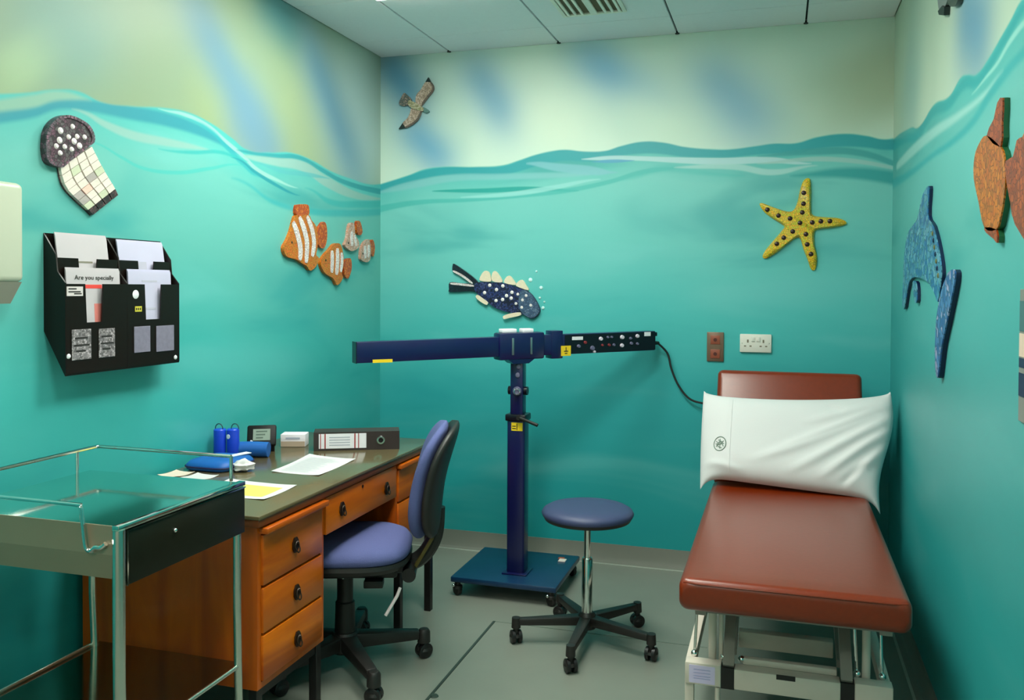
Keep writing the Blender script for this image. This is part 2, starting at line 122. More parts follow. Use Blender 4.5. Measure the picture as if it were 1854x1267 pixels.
class B:
    """collects geometry for ONE mesh object"""
    def __init__(s): s.bm = bmesh.new()
    def box(s, x0, x1, y0, y1, z0, z1, bev=0.0, seg=2):
        vs_ = [s.bm.verts.new((x, y, z)) for x in (x0, x1) for y in (y0, y1) for z in (z0, z1)]
        fs = [s.bm.faces.new([vs_[i] for i in f]) for f in ((0,1,3,2),(4,6,7,5),(0,4,5,1),(2,3,7,6),(0,2,6,4),(1,5,7,3))]
        if bev:
            es = {e for f in fs for e in f.edges}
            bmesh.ops.bevel(s.bm, geom=list(es), offset=bev, segments=seg, profile=0.5, affect='EDGES')
        return s
    def obox(s, c, ex, ey, ez, bev=0.0):
        """oriented box: centre and three half-axis vectors"""
        c, ex, ey, ez = map(Vector, (c, ex, ey, ez))
        vs_ = [s.bm.verts.new(c + ex*a + ey*b + ez*d) for a in (-1,1) for b in (-1,1) for d in (-1,1)]
        fs = [s.bm.faces.new([vs_[i] for i in f]) for f in ((0,1,3,2),(4,6,7,5),(0,4,5,1),(2,3,7,6),(0,2,6,4),(1,5,7,3))]
        if bev:
            es = {e for f in fs for e in f.edges}
            bmesh.ops.bevel(s.bm, geom=list(es), offset=bev, segments=2, profile=0.5, affect='EDGES')
        return s
    def frust(s, p0, p1, w0, h0, w1, h1, up=(0,0,1), bev=0.0):
        """tapered bar from p0 to p1"""
        p0, p1, up = Vector(p0), Vector(p1), Vector(up)
        d = (p1 - p0).normalized(); sd = d.cross(up).normalized(); u = sd.cross(d).normalized()
        ring = []
        for p, w, h in ((p0, w0, h0), (p1, w1, h1)):
            ring.append([s.bm.verts.new(p + sd*a*w/2 + u*b*h/2) for a, b in ((-1,-1),(1,-1),(1,1),(-1,1))])
        fs = [s.bm.faces.new([ring[0][i], ring[0][(i+1)%4], ring[1][(i+1)%4], ring[1][i]]) for i in range(4)]
        fs += [s.bm.faces.new(ring[0][::-1]), s.bm.faces.new(ring[1])]
        if bev:
            es = {e for f in fs for e in f.edges}
            bmesh.ops.bevel(s.bm, geom=list(es), offset=bev, segments=2, profile=0.5, affect='EDGES')
        return s
    def cyl(s, p0, p1, r0, r1=None, seg=20):
        r1 = r0 if r1 is None else r1
        p0, p1 = Vector(p0), Vector(p1); d = (p1 - p0).normalized()
        a = d.orthogonal().normalized(); b = d.cross(a)
        R0 = [s.bm.verts.new(p0 + (a*math.cos(2*math.pi*i/seg) + b*math.sin(2*math.pi*i/seg))*r0) for i in range(seg)]
        R1 = [s.bm.verts.new(p1 + (a*math.cos(2*math.pi*i/seg) + b*math.sin(2*math.pi*i/seg))*r1) for i in range(seg)]
        for i in range(seg): s.bm.faces.new((R0[i], R0[(i+1)%seg], R1[(i+1)%seg], R1[i]))
        s.bm.faces.new(R0[::-1]); s.bm.faces.new(R1); return s
    def lathe(s, prof, c=(0,0,0), seg=32, axis=(0,0,1)):
        c = Vector(c); d = Vector(axis).normalized(); a = d.orthogonal().normalized(); b = d.cross(a)
        rings = []
        for r, z in prof:
            if r < 1e-6: rings.append([s.bm.verts.new(c + d*z)]); continue
            rings.append([s.bm.verts.new(c + d*z + (a*math.cos(2*math.pi*i/seg) + b*math.sin(2*math.pi*i/seg))*r) for i in range(seg)])
        for A, Bb in zip(rings, rings[1:]):
            for i in range(seg):
                if len(A) == 1 and len(Bb) == 1: continue
                if len(A) == 1: s.bm.faces.new((A[0], Bb[(i+1)%seg], Bb[i]))
                elif len(Bb) == 1: s.bm.faces.new((A[i], A[(i+1)%seg], Bb[0]))
                else: s.bm.faces.new((A[i], A[(i+1)%seg], Bb[(i+1)%seg], Bb[i]))
        return s
    def tube(s, pts, r, seg=10, smooth=0, closed=False):
        pts = [Vector(p) for p in pts]
        if smooth: pts = catmull(pts, smooth, closed)
        n = len(pts); rings = []; prev = None
        for i, p in enumerate(pts):
            if closed: d = (pts[(i+1)%n] - pts[i-1]).normalized()
            else: d = (pts[min(i+1, n-1)] - pts[max(i-1, 0)]).normalized()
            a = d.orthogonal().normalized() if prev is None else (prev - d*prev.dot(d)).normalized()
            prev = a; b = d.cross(a)
            rr = r[i*(len(r)-1)//max(1, n-1)] if isinstance(r, (list, tuple)) else r
            rings.append([s.bm.verts.new(p + (a*math.cos(2*math.pi*k/seg) + b*math.sin(2*math.pi*k/seg))*rr) for k in range(seg)])
        m = n if closed else n - 1
        for i in range(m):
            A, Bb = rings[i], rings[(i+1)%n]
            for k in range(seg): s.bm.faces.new((A[k], A[(k+1)%seg], Bb[(k+1)%seg], Bb[k]))
        if not closed: s.bm.faces.new(rings[0][::-1]); s.bm.faces.new(rings[-1])
        return s
    def ball(s, c, r, sub=2, sq=(1,1,1)):
        g = bmesh.ops.create_icosphere(s.bm, subdivisions=sub, radius=r)
        for v in g['verts']: v.co = Vector((v.co.x*sq[0], v.co.y*sq[1], v.co.z*sq[2])) + Vector(c)
        return s
    def prism(s, front, off, bev=0.0):
        """outline of 3-D points pushed by vector off"""
        off = Vector(off)
        f = [s.bm.verts.new(p) for p in front]; k = [s.bm.verts.new(Vector(p) + off) for p in front]
        n = len(f); ff = s.bm.faces.new(f); s.bm.faces.new(k[::-1])
        for i in range(n): s.bm.faces.new((f[(i+1)%n], f[i], k[i], k[(i+1)%n]))
        if bev: bmesh.ops.bevel(s.bm, geom=list(ff.edges), offset=bev, segments=2, profile=0.5, affect='EDGES', clamp_overlap=True)
        return s
    def grid(s, P, closed_u=False):
        V = [[s.bm.verts.new(p) for p in row] for row in P]
        for i in range(len(V)-1):
            m = len(V[i]) if closed_u else len(V[i]) - 1
            for j in range(m):
                k = (j+1) % len(V[i])
                s.bm.faces.new((V[i][j], V[i][k], V[i+1][k], V[i+1][j]))
        return s
    def build(s, name, mat, parent=None, origin=(0,0,0), angle=35):
        o3 = Vector(origin)
        bm = s.bm
        bmesh.ops.recalc_face_normals(bm, faces=bm.faces)
        lim = math.radians(angle)
        for f in bm.faces: f.smooth = True
        for e in bm.edges:
            e.smooth = len(e.link_faces) == 2 and e.calc_face_angle(0.0) < lim
        for v in bm.verts: v.co -= o3
        me = bpy.data.meshes.new(name); bm.to_mesh(me); bm.free()
        me.materials.append(mat)
        o = bpy.data.objects.new(name, me); COL.objects.link(o)
        if parent is not None: o.parent = parent
        else: o.location = o3
        return o

def catmull(pts, n, closed=False):
    out = []; N = len(pts); rng = range(N) if closed else range(N - 1)
    for i in rng:
        g = (lambda j: pts[j % N]) if closed else (lambda j: pts[max(0, min(N-1, j))])
        p0, p1, p2, p3 = g(i-1), g(i), g(i+1), g(i+2)
        for k in range(n):
            t = k / n
            out.append(0.5*((2*p1) + (p2-p0)*t + (2*p0-5*p1+4*p2-p3)*t*t + (3*p1-p0-3*p2+p3)*t**3))
    if not closed: out.append(pts[-1])
    return out

def tag(o, label=None, cat=None, group=None, kind=None):
    if label: o['label'] = label
    if cat: o['category'] = cat
    if group: o['group'] = group
    if kind: o['kind'] = kind
    return o
def thing(name, label, cat, loc=(0,0,0), rotz=0.0, group=None):
    o = bpy.data.objects.new(name, None); COL.objects.link(o); o.empty_display_size = 0.1
    o.location = loc; o.rotation_euler = (0, 0, rotz)
    return tag(o, label, cat, group)

def textmesh(name, body, size, mat, parent, origin_w, ux, uy, root_loc, depth=0.0006, width=None):
    """flat printed lettering as a thin mesh; ux, uy are the writing directions"""
    cu = bpy.data.curves.new(name, 'FONT'); cu.body = body; cu.size = size; cu.extrude = depth / 2
    cu.align_x = 'CENTER'; cu.align_y = 'CENTER'; cu.resolution_u = 2
    tmp = bpy.data.objects.new(name + '_tmp', cu); COL.objects.link(tmp)
    dg = bpy.context.evaluated_depsgraph_get(); me = bpy.data.meshes.new_from_object(tmp.evaluated_get(dg))
    bpy.data.objects.remove(tmp); bpy.data.curves.remove(cu)
    ux, uy = Vector(ux).normalized(), Vector(uy).normalized(); uz = ux.cross(uy)
    sx = 1.0
    if width:
        xs = [v.co.x for v in me.vertices]; sx = width / max(1e-6, max(xs) - min(xs))
    for v in me.vertices: v.co = Vector(origin_w) - Vector(root_loc) + ux*v.co.x*sx + uy*v.co.y + uz*v.co.z
    me.materials.clear(); me.materials.append(mat); me.name = name
    o = bpy.data.objects.new(name, me); COL.objects.link(o); o.parent = parent
    return o

# ------------------------------------------------------------------ mural walls (node paint)
class NT:
    def __init__(s, nt): s.nt = nt
    def n(s, t, **k):
        nd = s.nt.nodes.new(t)
        for a, v in k.items(): setattr(nd, a, v)
        return nd
    def put(s, sock, v):
        if hasattr(v, 'is_output'): s.nt.links.new(v, sock)
        else: sock.default_value = v
    def math(s, op, a, b=0.0, c=None, clamp=False):
        nd = s.n('ShaderNodeMath', operation=op, use_clamp=clamp)
        s.put(nd.inputs[0], a); s.put(nd.inputs[1], b)
        if c is not None: s.put(nd.inputs[2], c)
        return nd.outputs[0]
    def smooth(s, v, a, b, lo=0.0, hi=1.0):
        nd = s.n('ShaderNodeMapRange', interpolation_type='SMOOTHSTEP')
        s.put(nd.inputs[0], v); nd.inputs[1].default_value = a; nd.inputs[2].default_value = b
        nd.inputs[3].default_value = lo; nd.inputs[4].default_value = hi
        return nd.outputs[0]
    def mix(s, f, a, b):
        nd = s.n('ShaderNodeMix', data_type='RGBA'); s.put(nd.inputs[0], f); s.put(nd.inputs[6], a); s.put(nd.inputs[7], b)
        return nd.outputs[2]

def curve3(N, uvec, u0, u1, pts3):
    """RGB curves as three tables of position along the wall: (height, half width, opacity)"""
    nd = N.n('ShaderNodeRGBCurve'); mp = nd.mapping
    for ch in range(3):
        cv = mp.curves[ch]
        P = [(max(0, min(1, (q[0]-u0)/(u1-u0))), q[1+ch]) for q in pts3]
        while len(cv.points) < len(P): cv.points.new(0.5, 0.5)
        for i, (x, y) in enumerate(P): cv.points[i].location = (x, max(0, min(1, y)))
    mp.update(); N.nt.links.new(uvec, nd.inputs[1])
    sp = N.n('ShaderNodeSeparateColor'); N.nt.links.new(nd.outputs[0], sp.inputs[0])
    return sp.outputs[0], sp.outputs[1], sp.outputs[2]
ZA, ZS = 1.5, 1.0     # heights are stored as (z - ZA) / ZS

def mural(name, axis, u0, u1, boundary, strokes, blobs, sky, sea, streak):
    m = bpy.data.materials.new(name); m.use_nodes = True
    nt = m.node_tree; b = nt.nodes['Principled BSDF']; N = NT(nt)
    b.inputs['Roughness'].default_value = 0.42; b.inputs['Specular IOR Level'].default_value = 0.35
    geo = N.n('ShaderNodeNewGeometry'); sx = N.n('ShaderNodeSeparateXYZ'); nt.links.new(geo.outputs['Position'], sx.inputs[0])
    U = sx.outputs[0 if axis == 'X' else 1]; Zc = sx.outputs[2]
    mr = N.n('ShaderNodeMapRange'); N.put(mr.inputs[0], U); mr.inputs[1].default_value = u0; mr.inputs[2].default_value = u1
    cb = N.n('ShaderNodeCombineColor'); [nt.links.new(mr.outputs[0], cb.inputs[i]) for i in range(3)]
    uvec = cb.outputs[0]
    uz1 = N.n('ShaderNodeCombineXYZ'); N.put(uz1.inputs[0], U); N.put(uz1.inputs[1], Zc); uz1.inputs[2].default_value = 1.0
    # sky with soft diagonal streaks, plus any pale patch imitating light
    nz = N.n('ShaderNodeTexNoise'); nz.inputs['Scale'].default_value = 1.6; nz.inputs['Detail'].default_value = 2
    nt.links.new(uz1.outputs[0], nz.inputs['Vector'])
    skyc = N.mix(N.smooth(nz.outputs['Fac'], 0.35, 0.68), sky[0], sky[1])
    for cu, cz, ang, la, lb, col, al in blobs:
        ca, sa = math.cos(ang), math.sin(ang)
        d1 = N.n('ShaderNodeVectorMath', operation='DOT_PRODUCT'); nt.links.new(uz1.outputs[0], d1.inputs[0])
        d1.inputs[1].default_value = (ca/la, sa/la, -(cu*ca + cz*sa)/la)
        d2 = N.n('ShaderNodeVectorMath', operation='DOT_PRODUCT'); nt.links.new(uz1.outputs[0], d2.inputs[0])
        d2.inputs[1].default_value = (-sa/lb, ca/lb, -(-cu*sa + cz*ca)/lb)
        r2 = N.math('ADD', N.math('POWER', N.math('ABSOLUTE', d1.outputs['Value']), 3.0), N.math('POWER', N.math('ABSOLUTE', d2.outputs['Value']), 2.0))
        g = N.math('MULTIPLY', N.math('POWER', math.e, N.math('MULTIPLY', r2, -1.0)), al)
        skyc = N.mix(g, skyc, C(*col))
    # sea
    bz, _, _ = curve3(N, uvec, u0, u1, [(q[0], (q[1]-ZA)/ZS, 0, 0) for q in boundary])
    zb = N.math('MULTIPLY_ADD', bz, ZS, ZA)
    depth = N.math('SUBTRACT', zb, Zc)
    rp = N.n('ShaderNodeValToRGB'); el = rp.color_ramp.elements
    while len(el) < len(sea): el.new(0.5)
    for i, (p, c) in enumerate(sea): el[i].position = p / 2.2; el[i].color = c
    N.put(rp.inputs[0], N.math('DIVIDE', depth, 2.2))
    ns = N.n('ShaderNodeTexNoise'); ns.inputs['Scale'].default_value = 1.0; ns.inputs['Detail'].default_value = 3; ns.inputs['Distortion'].default_value = 0.6
    mp = N.n('ShaderNodeMapping'); mp.inputs['Rotation'].default_value = (0, 0, streak[0]); mp.inputs['Scale'].default_value = (0.9, 3.2, 1)
    nt.links.new(uz1.outputs[0], mp.inputs[0]); nt.links.new(mp.outputs[0], ns.inputs['Vector'])
    seac = N.mix(N.math('MULTIPLY', N.smooth(ns.outputs['Fac'], 0.5, 0.78), streak[1]*0.5), rp.outputs[0], streak[2])
    seac = N.mix(N.math('MULTIPLY', N.smooth(ns.outputs['Fac'], 0.5, 0.28), streak[1]), seac, streak[3])
    for pts, col, al, soft in strokes:
        us = sorted(pts)
        P = [(q[0], (q[1]-ZA)/ZS, min(1, q[2]*8), al) for q in us]
        e = 0.012*(u1-u0)
        if (P[0][0]-u0) > 0.03*(u1-u0): P = [(P[0][0]-e, P[0][1], 0, 0)] + P
        if (u1-P[-1][0]) > 0.03*(u1-u0): P = P + [(P[-1][0]+e, P[-1][1], 0, 0)]
        cz, hw, a = curve3(N, uvec, u0, u1, P)
        d = N.math('ABSOLUTE', N.math('SUBTRACT', Zc, N.math('MULTIPLY_ADD', cz, ZS, ZA)))
        q = N.math('SUBTRACT', d, N.math('DIVIDE', hw, 8.0))
        k = N.math('MULTIPLY', N.smooth(q, -soft*0.5, soft*0.6, 1.0, 0.0), a)
        seac = N.mix(k, seac, C(*col))
    fin = N.mix(N.smooth(depth, -0.006, 0.006), skyc, seac)
    nt.links.new(fin, b.inputs['Base Color'])
    gn = N.n('ShaderNodeTexNoise'); gn.inputs['Scale'].default_value = 60
    bp = N.n('ShaderNodeBump'); bp.inputs['Strength'].default_value = 0.04; nt.links.new(gn.outputs['Fac'], bp.inputs['Height'])
    nt.links.new(bp.outputs[0], b.inputs['Normal'])
    return m

# the painted swell carries on along the side walls towards the camera
SWELL = [(0.0, 2.00), (0.35, 2.07), (0.7, 2.01), (1.05, 2.06), (1.4, 1.99)]
D_LB = tuple(SWELL + [(1.65, 1.99)]) + tuple(D_LB); D_RB = tuple(SWELL + [(1.75, 2.03)]) + tuple(D_RB)
def carry(strokes, which, dz, hw):
    out = []
    for i, (pts, col, al, soft) in enumerate(strokes):
        pts = sorted(pts)
        if i in which: pts = [(u, z - dz[which.index(i)] + 0.01*math.sin(u*7+i), hw) for u, z in SWELL] + pts
        out.append((pts, col, al, soft))
    return out
D_SL = carry(D_SL, [0, 1], [0.03, 0.09], 0.02); D_SR = carry(D_SR, [0, 2, 3], [0.02, 0.06, 0.11], 0.015)
SEA = ((0.0, C(75,190,172)), (0.18, C(112,204,182)), (0.5, C(98,196,176)), (0.85, C(70,184,168)), (1.25, C(46,166,156)), (2.0, C(28,154,144)))
STREAK = (0.35, 0.55, C(120,212,195), C(20,145,138))
SEA_L = ((0.0, C(70,182,165)), (0.18, C(100,186,164)), (0.5, C(90,180,158)), (0.85, C(64,178,160)), (1.25, C(46,168,154)), (2.0, C(26,158,146)))  # sea colour darkened to make up for too much lamp light on the left
SEA_R = ((0.0, C(70,182,165)), (0.18, C(98,188,168)), (0.5, C(84,176,158)), (0.85, C(64,164,150)), (1.25, C(44,158,146)), (2.0, C(26,150,138)))  # right-hand sea painted darker in place of weaker lamp light
mat_wl = mural('mural_left', 'Y', 0.0, 4.46, D_LB, D_SL, D_GL, (C(134,166,116), C(126,160,122)), SEA_L, STREAK)  # left sky paint toned down to counter the nearby lamps
mat_wb = mural('mural_back', 'X', -2.145, 0.504, D_BB, D_SB, D_GB, (C(196,236,204), C(182,226,196)), SEA, (-0.3, 0.5, C(125,212,195), C(25,148,142)))
mat_wr = mural('mural_right', 'Y', 0.0, 4.46, D_RB, D_SR, D_GR, (C(178,214,178), C(168,205,170)), SEA_R, (0.5, 0.4, C(112,196,180), C(20,140,130)))

# ------------------------------------------------------------------ room shell
T = 0.1
def shell(name, mat, *bx):
    o = B().box(*bx).build(name, mat); return tag(o, kind='structure')
mat_floor = M('vinyl_floor', C(116,134,114), rough=0.36, var=0.10, scale=5.0, spec=0.4)
floor = shell('floor', mat_floor, XL-T, XR+T, YR-T, YB+T, -T, 0.0)
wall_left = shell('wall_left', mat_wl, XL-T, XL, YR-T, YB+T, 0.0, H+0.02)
wall_right = shell('wall_right', mat_wr, XR, XR+T, YR-T, YB+T, 0.0, H+0.02)
wall_back = shell('wall_back', mat_wb, XL, XR, YB, YB+T, 0.0, H+0.02)
wall_rear = shell('wall_rear', M('cream_paint', C(190,205,180), rough=0.6), XL, XR, YR-T, YR, 0.0, H+0.02)
mat_tile = M('ceiling_tile_paint', C(222,240,226), rough=0.7, var=0.03, scale=80, bump=0.05)
ceiling = shell('ceiling', M('ceiling_void', C(34,58,50), rough=0.9), XL-T, XR+T, YR-T, YB+T, H+0.02, H+T)

# floor joints: welded seams in the vinyl around an access panel
mat_seam = M('dark_floor_seam', C(40,62,50), rough=0.6)
mat_weld = M('pale_floor_weld', C(158,182,158), rough=0.5)
B().box(-1.156, -1.146, 1.2, 3.508, 0.0, 0.003).build('seam', mat_seam, floor)
B().box(-1.156, -0.26, 3.508, 3.513, 0.0, 0.0015).build('seam', M('soft_floor_seam', C(104,128,108), rough=0.5), floor)
B().lathe([(0, 0.006), (0.012, 0.005), (0.016, 0.0)], (-1.138, 2.80, 0.0), 16).build('seam_stud', mat_seam, floor)

# coved skirting, a pale weld where it meets the vinyl
mat_skirt = M('grey_cove_skirting', C(112,126,108), rough=0.45, var=0.05, scale=6)
def skirt(name, side):
    prof = [(0.0, 0.095), (0.006, 0.095), (0.008, 0.03), (0.016, 0.012), (0.036, 0.0035), (0.036, 0.0)]
    if side == 'back': pt = lambda u, d, z: (u, YB-d, z); ends = (XL, XR)
    elif side == 'left': pt = lambda u, d, z: (XL+d, u, z); ends = (YR, YB)
    else: pt = lambda u, d, z: (XR-d, u, z); ends = (YR, YB)
    o = B().grid([[pt(u, d, z) for d, z in prof] for u in ends]).build(name, mat_skirt); tag(o, kind='structure')
    a, b = [pt(u, 0.036, 0) for u in ends], [pt(u, 0.046, 0) for u in ends]
    bb = B(); xs = [q[0] for q in a+b]; ys = [q[1] for q in a+b]
    bb.box(min(xs), max(xs), min(ys), max(ys), 0.0, 0.0036).build('weld_strip', mat_weld, o)
for s_ in ('back', 'left', 'right'): skirt('baseboard_' + s_, s_)

# ceiling tiles (each its own panel), dark joints run away from the camera, faint ones across
xs = [XL, -1.731, -1.118, -0.505, 0.107, XR]
ys = [YB, 4.156]
while ys[-1] > YR: ys.append(max(YR, ys[-1] - 0.612))
LIGHT_CELLS = {(1, 2), (2, 3), (2, 5), (2, 8)}
for i in range(5):
    for j in range(len(ys)-1):
        if (i, j) in LIGHT_CELLS or (ys[j]-ys[j+1]) < 0.05: continue
        B().box(xs[i]+0.0045, xs[i+1]-0.0045, ys[j+1]+0.002, ys[j]-0.002, H, H+0.018, 0.0015, 1).build('ceiling_tile', mat_tile, ceiling)
for i in range(1, 5):
    B().cyl((xs[i], YB-0.014, H-0.004), (xs[i], YB-0.014, H+0.01), 0.011, seg=12).build('tile_clip', M('black_clip', C(22,28,24), rough=0.5), ceiling)

# luminaires: shallow prismatic boxes hung in the tile grid
mat_lum = M('luminaire_diffuser', C(225,245,228), rough=0.5, var=0.0, emit=18.0)
mat_white_metal = M('white_enamel', C(222,232,214), rough=0.35)
def luminaire(i, j, label, power=LAMP_POWER):
    x0, x1, y0, y1 = xs[i]+0.01, xs[i+1]-0.01, ys[j+1]+0.005, ys[j]-0.03
    cx, cy = (x0+x1)/2, (y0+y1)/2
    t = thing('ceiling_light', label, 'ceiling light', (cx, cy, H+0.012), group='square ceiling lights')
    o = (cx, cy, H+0.012)
    f = B()
    f.box(x0, x0+0.022, y0, y1, H-0.012, H+0.012); f.box(x1-0.022, x1, y0, y1, H-0.012, H+0.012)
    f.box(x0+0.022, x1-0.022, y0, y0+0.022, H-0.012, H+0.012); f.box(x0+0.022, x1-0.022, y1-0.022, y1, H-0.012, H+0.012)
    f.build('frame', mat_white_metal, t, o)
    B().box(x0+0.022, x1-0.022, y0+0.022, y1-0.022, H-0.030, H+0.008, 0.008).build('diffuser', mat_lum, t, o)
    L = bpy.data.lights.new('tube_light', 'AREA'); L.shape = 'SQUARE'; L.size = 0.52; L.energy = power; L.color = TINT
    lo = bpy.data.objects.new('tube_light', L); COL.objects.link(lo); lo.parent = t; lo.location = (0, 0, -0.046)
    return t
luminaire(1, 2, 'square ceiling light above the desk, just beyond the top edge of the picture', 6.0)
luminaire(2, 3, 'square ceiling light over the middle of the room, nearer the camera')
luminaire(2, 5, 'square ceiling light added above the camera, out of view', 5.0)  # unseen lamp, added to light the front of the room
luminaire(2, 8, 'square ceiling light added out of view behind the camera near the rear wall', 8.0)  # added fill lamp, outside the view

# ceiling vent
t = thing('ceiling_vent', 'white slatted air vent in the ceiling at the top edge', 'air vent', (-0.835, 3.72, H))
o = (-0.835, 3.72, H)
mat_vent = M('vent_white', C(228,236,206), rough=0.35)
vx0, vx1, vy0, vy1 = -0.985, -0.685, 3.43, 4.005
f = B(); f.box(vx0, vx0+0.018, vy0, vy1, H-0.012, H-0.0005, 0.003); f.box(vx1-0.018, vx1, vy0, vy1, H-0.012, H-0.0005, 0.003)
f.box(vx0+0.018, vx1-0.018, vy0, vy0+0.02, H-0.012, H-0.0005, 0.003); f.box(vx0+0.018, vx1-0.018, vy1-0.02, vy1, H-0.012, H-0.0005, 0.003)
f.build('frame', mat_vent, t, o)
B().box(vx0+0.018, vx1-0.018, vy0+0.02, vy1-0.02, H-0.003, H-0.0006).build('backing', M('vent_dark', C(96,92,62), rough=0.8), t, o)
for k, x in enumerate((-0.955, -0.922, -0.889, -0.835, -0.781, -0.748, -0.715)):
    w = 0.016 if k == 3 else 0.0065
    B().box(x-w, x+w, vy0+0.02, vy1-0.02, H-0.013, H-0.003, 0.002, 1).build('slat', mat_vent, t, o)

# ------------------------------------------------------------------ treatment couch
mat_vinyl = M('red_brown_vinyl', C(114,40,2), rough=0.32, var=0.12, scale=60, bump=0.04, coat=0.18, spec=0.5)
mat_cream_metal = M('cream_frame_enamel', C(196,204,176), rough=0.35, var=0.04)
mat_chrome = M('chrome', (0.80,0.82,0.80,1), rough=0.12, metal=1.0, var=0.02)
mat_blackrub = M('black_rubber', C(24,24,20), rough=0.55)
mat_grey_metal = M('grey_frame_enamel', C(140,146,126), rough=0.4)
o = (0.042, 3.35, 0)
t = thing('treatment_couch', 'red-brown vinyl treatment couch with raised backrest on a cream metal frame', 'couch', o)
cx0, cx1 = -0.280, 0.364
def cushion(name, L, W_, Th, xf, bulge, nx=28, ny=40):
    """rounded pad: L along local v, W along local u, Th thick; xf maps local (u,v,w) to world"""
    rows = []
    def rr(q, half, r):
        return q
    b = B(); r = 0.028
    # section across (closed loop), swept along v with end rounding
    def section(hw, th, pf):
        pts = []
        k = 6
        for (sx, sz, a0) in ((1,1,0), (-1,1,90), (-1,-1,180), (1,-1,270)):
            for i in range(k+1):
                a = math.radians(a0 + 90*i/k)
                rad = min(r, hw*0.99, th/2*0.99)
                pts.append(((hw-rad)*sx + rad*math.cos(a), (th/2-rad)*sz + rad*math.sin(a)))
        # add top points for crown
        return pts
    vs_ = []
    n = 8
    for i in range(n+1):
        a = math.pi/2*i/n; vs_.append((-L/2 + r - r*math.cos(a), r - r*math.sin(a)))
    for i in range(1, 16): vs_.append((-L/2 + r + (L-2*r)*i/16, 0))
    for i in range(n+1):
        a = math.pi/2*(1-i/n); vs_.append((L/2 - r + r*math.cos(a), r - r*math.sin(a)))
    P = []
    for v, ins in vs_:
        ins = min(ins, r*0.97)
        row = []
        for (u, w) in section(W_/2-ins*0.5, Th-2*ins, 0):
            row.append(xf(u, v, w))
        P.append(row)
    b.grid(P, closed_u=True)
    b.bm.faces.new([b.bm.verts.new(p) for p in P[0]][::-1]); b.bm.faces.new([b.bm.verts.new(p) for p in P[-1]])
    bmesh.ops.remove_doubles(b.bm, verts=b.bm.verts, dist=1e-5)
    return b
xm, W_ = (cx0+cx1)/2, cx1-cx0
y0, y1, zt, th = 2.615, 4.02, 0.562, 0.098
b = cushion('seat', y1-y0, W_, th, lambda u, v, w: (xm+u, (y0+y1)/2+v, zt-th/2+w), 0)
b.build('seat_cushion', mat_vinyl, t, o, angle=50)
# seam piping round the front of the seat pad
B().tube([(cx0+0.014, y0+0.012, zt-0.012), (cx0+0.05, y0+0.003, zt-0.012), (cx1-0.05, y0+0.003, zt-0.012), (cx1-0.014, y0+0.012, zt-0.012)], 0.0035, 8).build('piping', mat_vinyl, t, o)
# backrest pad
hb, tb = Vector((0, 4.035, 0.545)), Vector((0, 4.275, 1.045))
dv = (tb-hb); Lb = dv.length; dv.normalize(); nb = Vector((0, dv.z, -dv.y))   # points back
thb = 0.085
b = cushion('back', Lb, W_, thb, lambda u, v, w: tuple(Vector((xm+u, 0, 0)) + hb + dv*(v+Lb/2) + nb*(thb/2 - w)), 0)
b.build('back_cushion', mat_vinyl, t, o, angle=50)
# under-frames
f = B(); f.box(cx0+0.04, cx0+0.075, 2.72, 3.98, 0.42, 0.4635, 0.003); f.box(cx1-0.075, cx1-0.04, 2.72, 3.98, 0.42, 0.4635, 0.003)
f.box(cx0+0.075, cx1-0.075, 2.72, 2.75, 0.43, 0.4635); f.box(cx0+0.075, cx1-0.075, 3.95, 3.98, 0.43, 0.4635)
f.build('seat_frame', mat_grey_metal, t, o)
for x in (cx0+0.09, cx1-0.11): B().frust(Vector((x, 0, 0))+hb+nb*(thb+0.012)-dv*0.02, Vector((x, 0, 0))+tb+nb*(thb+0.012)-dv*0.1, 0.03, 0.02, 0.03, 0.02, up=nb).build('back_frame', mat_grey_metal, t, o)
# front base frame
yf0, yf1 = 2.78, 2.83
B().box(-0.275, -0.164, yf0, yf1, 0.176, 0.245, 0.004).build('end_block', mat_cream_metal, t, o)
B().box(0.228, 0.335, yf0, yf1, 0.118, 0.245, 0.004).build('end_block', mat_cream_metal, t, o)
cb_ = B().box(-0.124, 0.188, yf0, yf1, 0.176, 0.240, 0.004).build('front_beam', mat_cream_metal, t, o)
B().box(0.002, 0.058, yf0-0.0006, yf0+0.004, 0.226, 0.240).build('slot', mat_blackrub, cb_, o)
B().box(-0.100, 0.180, yf0+0.05, yf0+0.075, 0.238, 0.258, 0.003).build('front_ledge', mat_cream_metal, t, o)
for x0, x1 in ((-0.164, -0.124), (0.188, 0.228)):
    B().box(x0, x1, yf0+0.006, yf1-0.004, 0.172, 0.238).build('rubber_band', mat_blackrub, t, o)
B().box(-0.262, -0.182, yf0-0.001, yf0+0.0005, 0.182, 0.238).build('sticker', M('pale_sticker', C(200,206,222), rough=0.5), t, o)
f = B()
for zz in (0.224, 0.214, 0.204, 0.196): f.box(-0.248, -0.196, yf0-0.0016, yf0-0.0009, zz, zz+0.0025)
f.build('sticker_print', M('sticker_ink', C(150,160,190), rough=0.6), t, o)
